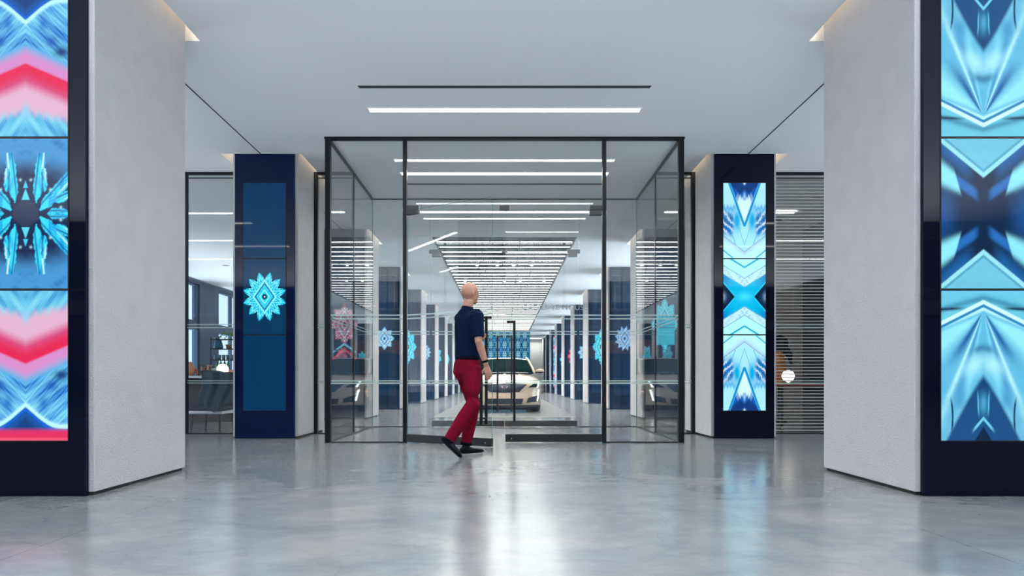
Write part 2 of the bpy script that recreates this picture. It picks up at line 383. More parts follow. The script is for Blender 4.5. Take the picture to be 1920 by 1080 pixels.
# ---------------------------------------------------------------- pictures shown on the displays
def sm(a, b, x): t = np.clip((x-a)/(b-a+1e-9), 0, 1); return t*t*(3-2*t)
def C(*c): return np.array(srgb(*c)[:3])
def mixc(img, col, m): m = np.clip(m, 0, 1)[..., None]; img *= (1-m); img += m*col
def line(d, w): return 1 - sm(w*.4, w, np.abs(d))
def wav(x, y, s=1.0, seed=0):   # cheap smooth noise, -1..1
    r = np.random.RandomState(seed); v = np.zeros_like(x)
    for k in range(6):
        a, b, p = r.uniform(-1, 1)*s*(1+k*.7), r.uniform(-1, 1)*s*(1+k*.7), r.uniform(0, 6.28); v += np.sin(a*x+b*y+p)/(1+k*.35)
    return v/3.2
# all pictures are functions of u = |x| (0 centre, 1 edge) and w = height from the middle of the stack (metres, 0..1.57)
def pic_right_near(x, w):
    u = np.abs(x); w0 = np.abs(w)*272.3; img = np.zeros(x.shape+(3,)); img[:] = C(10, 36, 66)
    # middle display
    mixc(img, C(26, 84, 150), sm(.45, 1.0, u)*sm(90, 0, w0)*.8)
    c = w0-(73+65*u)
    mixc(img, C(28, 96, 160), sm(-50, -5, c)*sm(.15, .5, u))
    tt = (w0-30)/45; lob = sm(.0, .25, u-.0)*(1-sm(.55, .62, u))
    mixc(img, C(38, 108, 185), np.exp(-((w0-(27+55*u))/11)**4)*sm(.06, .25, u-.0*w0))
    mixc(img, C(140, 232, 248), np.exp(-((w0-(28+48*u))/(9+14*u))**4)*sm(-.02, .03, u-.40-w0*.0035))
    mixc(img, C(110, 195, 222), sm(-2, 3, c)); mixc(img, C(150, 226, 240), line(c+1, 7)); mixc(img, C(60, 140, 175), line(c-7, 4)*.6)
    m3 = sm(143, 144, w0); Y = (w0-143.5)*2.77; im = np.zeros_like(img); im[:] = C(105, 200, 226)
    # outer displays
    mixc(im, C(40, 120, 160), np.exp(-((Y-(40+60*u))/18)**2)*.7)
    mixc(im, C(18, 48, 78), np.exp(-((Y-(100-12*(1-u)))/8)**2)*sm(.3, .75, u))
    c1 = Y-(48+110*u); mixc(im, C(120, 215, 240), sm(-3, 6, c1)); mixc(im, C(205, 248, 255), line(c1-14, 15)); mixc(im, C(45, 130, 180), line(c1-33, 11)); mixc(im, C(180, 240, 250), line(c1-50, 12)*(1-.5*u))
    c2 = Y-(100+90*u); ang = u*218/np.maximum(Y-108, 1)
    mixc(im, C(95, 185, 222), sm(0, 20, c2))
    mixc(im, C(150, 235, 250), sm(.62, 1.2, ang)*sm(8, 40, c2)*.9)
    mixc(im, C(30, 96, 158), np.exp(-((ang-.60)/.13)**2)*sm(10, 40, c2)*sm(430, 240, Y))
    mixc(im, C(175, 240, 252), np.exp(-((ang-.40)/.035)**2)*sm(10, 30, c2))
    mixc(im, C(60, 140, 195), np.exp(-((ang-.30)/.04)**2)*sm(10, 60, c2)*.8)
    mixc(im, C(125, 215, 240), np.exp(-((ang-.2)/.05)**2)*sm(10, 60, c2)*.8)
    mixc(im, C(40, 120, 165), np.exp(-((Y-(300+60*u))/22)**2)*(1-sm(.1, .35, u)))
    mixc(im, C(165, 236, 252), np.exp(-((Y-(370+90*u))/50)**2-((u-.22)/.28)**2))
    mixc(im, C(120, 200, 228), sm(470, 560, Y-120*(u-.6))*sm(.4, .55, u)*.6)
    mixc(im, C(60, 150, 200), np.exp(-((Y-(560))/60)**2-((u-.55)/.16)**2)*.8)
    c4 = Y-(440+390*u**1.15); mixc(im, C(24, 76, 128), sm(-20, 30, c4))
    mixc(im, C(14, 48, 88), sm(0, 60, c4)*sm(560, 450, Y)*(1-sm(0, .25, u)))
    mixc(im, C(70, 165, 205), np.exp(-((Y-(590))/50)**2-((u-.0)/.09)**2)); mixc(im, C(90, 190, 220), line(u-(.13-.0002*(Y-560)), .022)*np.exp(-((Y-590)/55)**4))
    mixc(im, C(110, 205, 232), line(Y-(665+260*u), 14)*(1-sm(.15, .3, u))); mixc(im, C(8, 34, 66), sm(700, 720, Y-350*u)*(1-sm(.2, .5, u)))
    mixc(im, C(18, 60, 100), line(u-(.77+.04*np.sin(Y/60)), .03)*sm(540, 600, Y)*sm(760, 700, Y))
    img[m3 > .5] = im[m3 > .5]; img *= (1+.05*wav(x*6, w*20, 2, 3))[..., None]; return img
def pic_right_mid(x, w):
    u = np.abs(x); W0 = np.abs(w)*136.5*3.6; img = np.zeros(x.shape+(3,)); img[:] = C(0, 184, 232)
    mixc(img, C(0, 120, 195), sm(.35, 1, u)*sm(20, 130, W0)*.8); mixc(img, C(60, 220, 250), np.exp(-(u/.35)**2-(W0/30)**2))
    c = W0-(62+88*u); pale = 0*u+1
    mixc(img, C(190, 238, 252), sm(-2, 4, c)); mixc(img, C(120, 175, 225), np.clip(wav(u*9+W0*.05, W0*.09-u*4, 2, 5), 0, 1)*sm(0, 8, c)*sm(75, 55, c))
    mixc(img, C(60, 130, 180), line(c-3, 4)*.7); mixc(img, C(70, 150, 190), line(c-62, 3)); mixc(img, C(175, 246, 252), sm(62, 70, c)); mixc(img, C(20, 168, 205), line(c-136, 9))
    dm = (u-.46)/.54*92; mixc(img, C(8, 26, 52), sm(-1, 3, dm-W0)); mixc(img, C(40, 215, 250), line(W0-dm-6, 6)*sm(.44, .5, u)); mixc(img, C(220, 240, 255), np.exp(-((1-u)/.09)**2-(W0/22)**2)); mixc(img, C(40, 80, 130), np.exp(-((1-u)/.25)**2-(W0/40)**2)*.7)
    Y = (W0-268)*950/500.; im = np.zeros_like(img); im[:] = C(185, 246, 255)
    mixc(im, C(25, 175, 210), line(Y-214*(u-.60), 14)); c1 = Y-(70+205*u)
    mixc(im, C(160, 190, 225), np.exp(-(np.minimum(c1, 0)/50)**2)*.7*(c1 < 0)); mixc(im, C(105, 115, 160), line(c1, 8)*.8)
    mixc(im, C(165, 232, 252), sm(0, 6, c1))
    mixc(im, C(0, 130, 205), np.exp(-((Y-(150+260*u))/55)**2)*sm(.5, .7, u)*sm(0, 10, c1))
    mixc(im, C(0, 172, 228), np.exp(-((u-.36)/.17)**2-((Y-470)/130)**2)*1.2)
    st = np.sin((Y-330*u)*.055+wav(u*5, Y*.01, 3, 2)*2.2)
    reg = sm(.42, .62, u)*np.exp(-((Y-440)/150)**4)
    mixc(im, C(30, 130, 205), reg*.95); mixc(im, C(205, 222, 240), reg*sm(.35, .9, st)*.9); mixc(im, C(20, 40, 110), reg*sm(.5, 1, -st)*.6); mixc(im, C(235, 215, 205), reg*sm(.8, 1, u)*sm(.2, .8, st)*.7)
    mixc(im, C(60, 165, 225), np.exp(-((Y-(630+40*wav(u*14, Y*0, 4, 8)))/38)**2)*sm(.3, .5, u)*.8)
    mixc(im, C(50, 150, 200), line(u-(Y-155)/225*.27, .014)*(Y > 150)*(Y < 390)*.9); mixc(im, C(50, 160, 210), line(u-(.43+(Y-170)/90*.12), .02)*(Y > 165)*(Y < 260))
    v = u-(Y-400)/550*.72; mixc(im, C(205, 246, 255), sm(.01, -.03, v)*(Y > 395)); mixc(im, C(0, 150, 216), line(v, .075)*(Y > 390)); mixc(im, C(15, 60, 110), line(v-.045, .012)*(Y > 400))
    ins = sm(-.03, -.07, v); mixc(im, C(10, 90, 180), ins*sm(690, 800, Y+60*wav(u*16, Y*.01, 4, 1))); mixc(im, C(12, 55, 120), ins*sm(780, 840, Y-240*np.abs(u-.2)))
    mixc(im, C(8, 85, 165), ins*sm(880, 940, Y-250*u)*.9); mixc(im, C(235, 245, 235), sm(905, 945, Y-420*u)); mixc(im, C(160, 215, 250), np.exp(-((Y-780)/40)**2-(u/.05)**2))
    m3 = W0 > 262; img[m3] = im[m3]; return img
def pic_left_near(x, w):
    u = np.abs(x); w0 = np.abs(w)*272.3; X = u*80; img = np.zeros(x.shape+(3,)); img[:] = C(28, 42, 78)
    r = np.hypot(X, w0)
    mixc(img, C(72, 150, 210), sm(70, 120, np.hypot(X*.75, w0-0*X)+6*wav(X*.08, w0*.08, 1, 4))); mixc(img, C(36, 100, 170), sm(100, 120, w0)*np.clip(wav(X*.1, w0*.1, 1.3, 9), 0, 1)*.7)
    def blade(x0, y0, x1, y1, wd, sd):
        wd = wd*1.05
        dx, dy = x1-x0, y1-y0; Ln = math.hypot(dx, dy); t = ((X-x0)*dx+(w0-y0)*dy)/Ln/Ln; n = ((X-x0)*dy-(w0-y0)*dx)/Ln
        prof = wd*np.clip(np.minimum(t*5, 1), .12, 1)*(1-.35*sm(.75, 1, t))+1.8*wav(t*30, n*.2, 1, sd)
        m = sm(1.5, -1.5, np.abs(n)-prof)*(t > 0)*(t < 1.0)
        mixc(img, C(20, 160, 225), m); mixc(img, C(60, 222, 248), m*sm(.0, .6, wav(n*.9, t*9, 1.4, sd+1)+.5)); mixc(img, C(215, 245, 252), m*np.exp(-((n-wd*.5)/1.6)**2)*sm(.3, .8, t)); mixc(img, C(15, 70, 150), m*np.exp(-((n+wd*.55)/1.8)**2)*.8)
    blade(20, 20, 31, 114, 8, 1); blade(36, 40, 34, 84, 5.5, 7); blade(27, 6, 92, 78, 10, 2); blade(55, 22, 90, 40, 7, 5); blade(41, 0, 84, 0, 9, 3)
    mixc(img, C(90, 215, 245), sm(1.5, -1.5, X-(w0-26)*-.36-7.5)*(w0 > 26)*(w0 < 47)); mixc(img, C(70, 200, 240), sm(1, -1, X-(62-w0)*.33)*(w0 > 48)*(w0 < 63))
    for (a, b) in ((10, 63), (47, 45), (67, 12)): mixc(img, C(190, 235, 250), np.exp(-(((X-a)**2+(w0-b)**2)/6.))*.8)
    mixc(img, C(55, 62, 88), sm(26, 22, np.hypot(X, w0))*.8)
    Y = (w0-143.5)*4.155; im = np.zeros_like(img); im[:] = C(96, 190, 226)
    tex = wav((u*332+Y)*.03, (u*332-Y)*.008, 1.5, 6)
    mixc(im, C(40, 120, 195), np.clip(tex, 0, 1)*.9); mixc(im, C(150, 230, 245), np.clip(-tex, 0, 1)*.7)
    a0 = Y-(190-70*u); mixc(im, C(222, 176, 204), sm(-40, 60, a0+20*wav(u*30, Y*.01, 1.2, 4))); mixc(im, C(140, 205, 240), np.exp(-(u/.08)**2-((Y-200)/50)**2))
    a1 = Y-(443-140*u); mixc(im, C(214, 70, 120), sm(-90, 20, a1)); mixc(im, C(226, 38, 82), sm(-10, 90, a1)); a2 = Y-(565-142*u)
    mixc(im, C(212, 140, 200), sm(-4, 22, a2)); a3 = Y-(690-150*u); mixc(im, C(92, 175, 226), sm(-60, 40, a3))
    dg = wav((u*332+Y)*.05, (u*332-Y)*.006, 1.3, 12); up = sm(10, 60, a3)
    mixc(im, C(24, 100, 190), up*np.clip(dg*1.3, 0, 1)); mixc(im, C(150, 240, 250), up*np.clip(-dg, 0, 1)*.8); mixc(im, C(14, 60, 120), up*np.exp(-((u-.85)/.2)**2-((Y-660)/45)**2))
    mixc(im, C(20, 100, 190), up*np.exp(-((u-.42)/.13)**2-((Y-880)/60)**2)*.8); mixc(im, C(20, 80, 170), up*np.exp(-((u-.62)/.13)**2-((Y-740)/40)**2)*.8)
    hy = 905+170*np.sin(np.clip(u/.85, 0, 1)*PI/2)**1.1; hc = Y-hy
    mixc(im, C(190, 250, 255), np.exp(-((hc+14)/22)**2)); mixc(im, C(24, 84, 160), sm(0, 14, hc)); mixc(im, C(18, 96, 210), line(hc-24, 16)); mixc(im, C(16, 50, 110), sm(60, 110, hc)*(1-u)*.7)
    mixc(im, C(222, 45, 95), sm(1065, 1110, Y)); mixc(im, C(250, 110, 130), sm(1140, 1165, Y+60*u*0)*.5)
    m3 = w0 > 143; img[m3] = im[m3]; return img
def pic_flower(bgc, cols, rx, rz, n, ph=0, inner=1, bar=None):
    def f(x, w):
        X = x*.29; img = np.zeros(x.shape+(3,)); img[:] = C(*bgc)
        img *= (1+.12*wav(x*3, w*3, 1, 4))[..., None]
        a = np.arctan2(w/rz, X/rx); a4 = np.abs(((a+ph)*n/(2*PI)) % 1-.5)*2; r = np.hypot(X/rx, w/rz)
        a8 = np.abs(((a+ph)*n/PI) % 1-.5)*2; R = .70+.32*a4**1.4-.06*a8
        m = sm(.02, -.02, r-R); mixc(img, C(*cols[0]), m)
        ln = np.sin(r*26+a4*5)*np.cos(a8*7+r*6); mixc(img, C(*cols[1]), m*sm(.1, .7, ln)); mixc(img, C(*cols[2]), m*sm(.45, .9, -ln)*.85)
        dmd = np.abs(X/rx)*1.25+np.abs(w/rz); mixc(img, C(*cols[1]), line(dmd-.62, .05)*m*inner); mixc(img, C(*cols[2]), line(dmd-.50, .05)*inner); mixc(img, C(*cols[0]), sm(.44, .40, dmd)*inner)
        mixc(img, C(*cols[1]), line(dmd-.26, .05)*inner); mixc(img, C(8, 40, 80), sm(.13, .08, r)); mixc(img, C(240, 250, 255), sm(.06, .03, dmd))
        if bar: bar(img, x, w)
        return img
    return f
CY = ((30, 205, 240), (150, 246, 255), (8, 90, 150)); WB = ((110, 190, 235), (230, 248, 255), (20, 60, 120)); RD = ((190, 60, 80), (190, 235, 250), (30, 90, 140)); GB = ((110, 165, 220), (190, 225, 250), (20, 60, 110))
HB = (0, 42, 72)
def chevs(img, x, w):
    mixc(img, C(225, 60, 90), line(w+.5+.9*np.abs(x)*.29, .035)*(np.abs(x) < .8)); mixc(img, C(120, 200, 235), line(w+.40+.7*np.abs(x)*.29, .03)*(np.abs(x) < .8))
def cyanblock(img, x, w):
    mixc(img, C(60, 205, 240), (np.abs(x) < .7)*(w < .1)*(w > -.42)*.85)
PICS = {
    ('left', 0): pic_left_near, ('right', 0): pic_right_near, ('right', 1): pic_right_mid,
    ('left', 1): pic_flower((0, 50, 84), CY, .315, .36, 12, PI/12),
    ('left', 2): pic_flower(HB, RD, .29, .46, 8, 0, bar=chevs), ('left', 3): pic_flower(HB, WB, .29, .33, 8),
    ('left', 4): pic_flower(HB, CY, .29, .62, 8), ('left', 5): pic_flower(HB, WB, .29, .38, 12), ('left', 6): pic_flower(HB, CY, .29, .62, 8, .3),
    ('left', 7): pic_flower(HB, CY, .3, .9, 6), ('left', 8): pic_flower(HB, CY, .3, 1.2, 6), ('left', 9): pic_flower(HB, RD, .29, .4, 8), ('left', 10): pic_flower(HB, WB, .29, .4, 8),
    ('right', 2): pic_flower(HB, CY, .29, .60, 8, bar=cyanblock), ('right', 3): pic_flower(HB, GB, .29, .37, 12, .2), ('right', 4): pic_flower(HB, CY, .29, .64, 8),
    ('right', 5): pic_flower(HB, WB, .29, .38, 8), ('right', 6): pic_flower(HB, ((215, 50, 70), (170, 220, 245), (30, 80, 150)), .29, .5, 8), ('right', 7): pic_flower(HB, CY, .29, .5, 8),
    ('right', 8): pic_left_near, ('right', 9): pic_flower(HB, CY, .29, .4, 8), ('right', 10): pic_flower(HB, WB, .29, .4, 8)}
SCR = [(.385, 1.416), (1.432, 2.462), (2.478, 3.51)]; SMID = (1.432+2.462)/2
def screen_mesh(name, fn, z0, z1, zmid, nx, nz, parent, hw=.29, y=0., key='screen'):
    xs = np.linspace(-1, 1, nx); zs = np.linspace(z0, z1, nz); XX, ZZ = np.meshgrid(xs, zs)
    col = fn(XX, ZZ-zmid); me = bpy.data.meshes.new(name)
    co = np.stack([XX*hw, np.full_like(XX, y), ZZ], -1).reshape(-1, 3); i = np.arange(nx*nz).reshape(nz, nx)
    q = np.stack([i[:-1, :-1], i[:-1, 1:], i[1:, 1:], i[1:, :-1]], -1).reshape(-1, 4)
    me.vertices.add(len(co)); me.vertices.foreach_set('co', co.ravel().astype(np.float32))
    me.loops.add(q.size); me.loops.foreach_set('vertex_index', q.ravel().astype(np.int32))
    me.polygons.add(len(q)); me.polygons.foreach_set('loop_start', (np.arange(len(q))*4).astype(np.int32)); me.polygons.foreach_set('loop_total', np.full(len(q), 4, np.int32))
    me.update(calc_edges=True)
    at = me.attributes.new('picture', 'FLOAT_COLOR', 'POINT'); c4 = np.concatenate([np.clip(col, 0, 1.2), np.ones(col.shape[:2]+(1,))], -1)
    at.data.foreach_set('color', c4.reshape(-1).astype(np.float32)); me.materials.append(M['screen'])
    o = bpy.data.objects.new(name, me); S.collection.objects.link(o); o.parent = parent; return o
# ---------------------------------------------------------------- columns
LAB = {
 ('left', 0): 'huge plaster column at the left edge of view with pink and cyan display', ('right', 0): 'huge plaster column at the right edge of view with pale blue display',
 ('left', 1): 'plaster column left of the entrance, single cyan flower on a dark blue display', ('right', 1): 'plaster column right of the entrance, three bright cyan and white chevron displays',
 ('left', 2): 'hall column with red diamond picture, behind the left vestibule glass', ('right', 2): 'hall column with cyan block picture, behind the right vestibule glass',
 ('left', 3): 'hall column showing a white and blue snowflake just left of the left door post', ('right', 3): 'hall column showing a round grey-blue rosette just right of the right door post',
 ('left', 4): 'hall column with a tall cyan flower directly inside the left door post', ('right', 4): 'hall column with a tall cyan flower directly inside the right door post',
 ('left', 5): 'left hall column with a small white-blue snowflake, sixth from the front', ('right', 5): 'right hall column with a small white-blue snowflake, sixth from the front',
 ('left', 6): 'left hall column seen just left of the walking man, cyan flower on its display', ('right', 6): 'right hall column with a red and blue picture, seventh from the front',
 ('left', 7): 'left hall column partly behind the man, eighth from the front', ('right', 7): 'right hall column with a small cyan flower, eighth from the front',
 ('left', 8): 'left hall column behind the man, ninth from the front', ('right', 8): 'right hall column with a narrow red and blue strip picture, ninth from the front',
 ('left', 9): 'far left hall column, second from the back wall', ('right', 9): 'far right hall column, second from the back wall',
 ('left', 10): 'last left hall column against the back wall', ('right', 10): 'last right hall column against the back wall'}
for side, s in (('left', -1), ('right', 1)):
    for k, y in enumerate(COLY):
        if side == 'left' and k == 10 or side == 'right' and k == 10: pass
        cx = s*(CI+CO)/2; hw = (CO-CI)/2
        if k == 10: y -= 1.1
        r = empty('column', (cx, y, 0)); tag(r, LAB[(side, k)], 'column', 'screen columns along the hall')
        MB().box(-hw, hw, .03, CD, .025, 4.3, M['concrete']).build('shaft', None, r, bevel=.006)
        MB().box(-hw+.02, hw-.02, .05, CD-.02, 0, .025).build('base_gap', M['shadowgap'], r)
        pn = M['navyblue'] if (side, k) == ('left', 1) else M['hallpanel'] if k >= 2 else M['navy']
        MB().box(-.41, .41, 0, .03, .004, H-.002).build('glass_panel', pn, r)
        big = {0: (130, 230), 1: (110, 196)}.get(k, (40, 70) if k < 5 else (24, 40))
        fr = MB()
        for z0, z1 in SCR: fr.box(-.298, .298, -.002, .0, z0-.008, z1+.008)
        fr.build('screen_bezel', M['bezel'], r)
        for z0, z1 in SCR: screen_mesh('screen', PICS[(side, k)], z0, z1, SMID, *big, parent=r, y=-.004)
        # warm light in the ceiling slot
        if k < 10:
            c = empty('cove_light', (cx, y, 4.22)); tag(c, 'warm light in the ceiling slot of the %s %s column%s' % (('nearest', 'second', 'third', 'fourth', 'fifth', 'sixth', 'seventh', 'eighth', 'ninth', 'tenth')[k], side, ', flanking the entrance' if k == 1 else ''), 'light', 'warm slot lights above the columns')
            cm = M['cove'] if k < 2 else M['hcove']
            inner = -s*(hw+.042); outer = s*(hw+.145)
            MB().box(inner-.005, inner+.005, .05, CD+.1, -.05, -.02, cm).box(inner-.009, inner+.009, .04, CD+.11, -.018, .0, M['white']).build('inner_strip', None, c)
            MB().box(outer-.006, outer+.006, .05, CD+.1, -.05, -.02, cm).box(outer-.009, outer+.009, .04, CD+.11, -.018, 0, M['white']).build('outer_strip', None, c)
# ---------------------------------------------------------------- ceiling lights
YL = [(.70, 'behind the viewpoint'), (2.74, 'overhead, third in front of the vestibule'), (4.72, 'overhead between the nearest two columns'), (6.75, 'just in front of the glass vestibule'), (8.82, 'inside the glass vestibule over the doors'), (10.83, 'just inside the inner doors')]
for y, d in YL:
    c = empty('ceiling_light', (0, y, H)); tag(c, 'long white recessed light bar '+d, 'light', 'long light bars across the ceiling')
    MB().box(-1.555, 1.555, -.045, .045, -.004, .001).build('diffuser', M['strip'] if y < 8 else M['istrip'], c)
    f = MB().box(-1.57, 1.57, -.06, -.045, -.006, .001).box(-1.57, 1.57, .045, .06, -.006, .001).box(-1.57, -1.555, -.045, .045, -.006, .001).box(1.555, 1.57, -.045, .045, -.006, .001)
    f.build('frame', M['ceil'], c)
for y, d in ((6.22, 'in front of the vestibule'), (9.3, 'inside the vestibule')):
    tag(MB().box(-1.545, 1.545, y-.022, y+.022, H-.004, H+.001, M['ceil_joint']).box(-1.55, 1.55, y-.028, y-.022, H-.008, H, M['shadowgap']).build('air_slot'), 'thin dark air slot in the ceiling '+d, 'air slot', 'linear air slots')
for s, side, ys in ((-1, 'left', (2.5, 4.5, 6.63)), (1, 'right', (2.5, 4.5))):
    for i, y in enumerate(ys):
        a, b = sorted((s*5.0, s*9.2))
        tag(MB().box(a, b, y-.045, y+.045, H-.004, H+.001).build('aisle_light', M['astrip']), '%s aisle light bar, seen as the %s reflection in the shop glass' % (side, ('lowest', 'middle', 'top')[i]), 'light', 'aisle light bars')
# tubes in the long opening
def tube_light(y, first):
    r = empty('tube_light', (0, y, H+.03)); rnd = random.Random(int(y*100))
    cuts = sorted([-1.54, -.55+rnd.choice((-.18, 0, .22, .5)), .45+rnd.choice((-.1, .12, .3)), 1.54]); mb = MB()
    for a, b in zip(cuts, cuts[1:]): mb.box(a+.012, b-.012, -.015, .015, -.013, .0)
    mb.build('lamp_tube', M['tube'], r)
    MB().box(-1.54, 1.54, -.018, .018, .001, .022).build('housing', M['black'], r)
    for q in cuts[1:-1]: MB().box(q-.012, q+.012, -.02, .02, -.03, .0).box(q-.004, q+.004, -.004, .004, .03, .5).build('hanger', M['black'], r)
    return r
y = 13.3; n = 0
while y < 37.0:
    t = tube_light(y, n == 0); tag(t, 'thin white tube light crossing the long dark ceiling opening', 'light', 'tube lights in the ceiling opening'); y += .508; n += 1
for i, (x, y, w_, l_) in enumerate(((-.9, 13.6, .35, .5), (.55, 14.38, .5, .35), (1.05, 15.6, .3, .9), (-.2, 17.5, .6, .5), (-1.0, 20, .4, 1.2))):
    tag(MB().box(x-w_/2, x+w_/2, y, y+l_, 4.22, 4.5).build('air_duct', M['duct'], bevel=.02), ('grey air duct box above the %s tube lights' % ('first', 'second', 'fourth', 'eighth', 'thirteenth')[i]), 'duct', 'duct boxes in the ceiling opening')
for i, (x, y) in enumerate(((-.75, 16.09), (-.2, 16.09), (.25, 16.09), (.75, 16.09), (-1.25, 18.63), (0, 18.63), (1.25, 18.63), (.5, 18.63))):
    m_ = MB().lathe([(.045, .03), (.055, 0), (.055, .12), (.02, .13)], (0, 0, 0), 16, M['white']).lathe([(.04, -.001), (.04, .002)], (0, 0, 0), 16, M['down'])
    o = m_.build('spotlight'); o.location = (x, y+.0, H-.02+.05); tag(o, 'small round spotlight between the tube lights', 'light', 'small spotlights in the ceiling opening')
for i, x in enumerate((-2.3, 2.3)):
    tag(MB().box(x-.45, x+.45, 43.5, 43.75, H-.004, H+.001).build('ceiling_light', M['istrip']), 'short added fill bar beyond the video wall on the %s' % ('left', 'right')[i], 'light')  # bars added to brighten the far end wall
# cafe light bars (left room) and downlights
for i, (x, y) in enumerate(((-7.55, 15.9), (-7.1, 15.9))):
    o = MB().lathe([(.07, .0), (.085, .0), (.085, .004), (.07, .004)], (0, 0, 0), 20, M['greybook']).build('downlight'); o.location = (x, y, H-.004)
    tag(o, 'small flush round downlight in the side room ceiling, %s of two' % ('left', 'right')[i], 'light', 'flush downlights in the side room')
tag(MB().box(4.9, 5.35, 10.75, 10.87, H-.02, H+.001).build('ceiling_lamp', M['down']), 'short bright ceiling lamp behind the blind', 'light')
tag(MB().box(5.05, 5.35, 11.3, 11.38, H-.02, H+.001).build('air_grille', M['black']), 'short black ceiling grille behind the blind', 'air grille')

# ---------------------------------------------------------------- glazing helpers
BANDS = ((1.578, 1.596), (1.624, 1.642), (.752, .766), (.785, .799))
def pane(name, x0, x1, z0, z1, parent, th=.012, bands=True, axis='x', pos=0.):
    """upright pane along local x (or y); frosted bands are part of its surface"""
    mb = MB()
    cuts = [z0] + [q for b in sorted(BANDS) for q in b if bands and z0 < b[0] and b[1] < z1] + [z1]
    for i in range(len(cuts)-1):
        m = M['frit'] if i % 2 else M['glass']
        for t in (-th/2, th/2):
            pts = [(x0, pos+t, cuts[i]), (x1, pos+t, cuts[i]), (x1, pos+t, cuts[i+1]), (x0, pos+t, cuts[i+1])]
            if axis == 'y': pts = [(p[1], p[0], p[2]) for p in pts]
            if m is M['frit'] and t > 0: m2 = M['glass']
            else: m2 = m
            mb.quad(pts, m2)
    for a, b in ((x0, z0), (x1, z0)):
        pts = [(a, pos-th/2, z0), (a, pos+th/2, z0), (a, pos+th/2, z1), (a, pos-th/2, z1)]
        if axis == 'y': pts = [(p[1], p[0], p[2]) for p in pts]
        mb.quad(pts, M['gedge'])
    for z in (z0, z1):
        pts = [(x0, pos-th/2, z), (x1, pos-th/2, z), (x1, pos+th/2, z), (x0, pos+th/2, z)]
        if axis == 'y': pts = [(p[1], p[0], p[2]) for p in pts]
        mb.quad(pts, M['gedge'])
    return mb.build(name, None, parent, normals=False)
VF, VB, VX, ST = 7.52, 10.05, 2.26, 8.78
DOOR = 1.275; DT = 2.975
v = empty('glass_vestibule', (0, VF, 0)); tag(v, 'clear glass entrance vestibule with slim black posts in the centre', 'glass vestibule')
for s in (-1, 1):
    a, b = sorted((s*DOOR, s*VX))
    pane('glass_panel', a+.03, b-.03, .015, H-.03, v)
    pane('glass_panel', a+.004, b-.004, .015, H-.015, v, pos=VB-VF)
    pane('glass_panel', 0, ST-VF-.01, .015, H-.015, v, axis='y', pos=s*VX); pane('glass_panel', ST-VF+.01, VB-VF, .015, H-.015, v, axis='y', pos=s*VX)
    MB().box(s*VX-.034, s*VX+.034, -.034, .034, 0, H-.002).build('corner_post', M['black'], v, bevel=.004)
    MB().box(s*DOOR-.024, s*DOOR+.024, -.03, .03, 0, H-.002).build('door_post', M['black'], v, bevel=.004)
    MB().box(s*VX-.012, s*VX+.012, ST-VF-.012, ST-VF+.012, 0, H-.002).build('side_post', M['black'], v)
    MB().box(s*VX-.012, s*VX+.012, 0, VB-VF, .0, .015).build('floor_track', M['rail'], v); MB().box(s*VX-.02, s*VX+.02, 0, VB-VF, H-.025, H-.002).build('ceiling_track', M['rail'], v)
    MB().box(a, b, -.014, .014, 0, .015).build('floor_track', M['rail'], v)
    MB().box(a, b, VB-VF-.012, VB-VF+.012, 0, .012).build('floor_track', M['rail'], v)
    MB().box(s*1.18-.085*1, s*1.18+.085, -.03, .03, DT+.005, DT+.06).build('patch_fitting', M['fitting'], v, bevel=.003)
    MB().box(s*1.18-.11, s*1.18+.11, VB-VF-.03, VB-VF+.03, DT-.0, DT+.06).build('patch_fitting', M['fitting'], v, bevel=.003)
MB().box(-VX-.04, VX+.04, -.036, .036, H-.03, H-.002).build('header', M['black'], v)
MB().box(-VX, VX, VB-VF-.014, VB-VF+.014, H-.018, H-.002).build('header', M['rail'], v)
pane('transom_glass', -DOOR+.024, DOOR-.024, DT+.01, H-.03, v, bands=False); pane('transom_glass', -DOOR, DOOR, DT+.01, H-.018, v, bands=False, pos=VB-VF)
MB().box(-.062, .062, -.03, .03, DT, DT+.062).build('patch_fitting', M['fitting'], v, bevel=.003)
MB().box(-.05, .05, VB-VF-.03, VB-VF+.03, DT, DT+.055).build('patch_fitting', M['fitting'], v, bevel=.003)
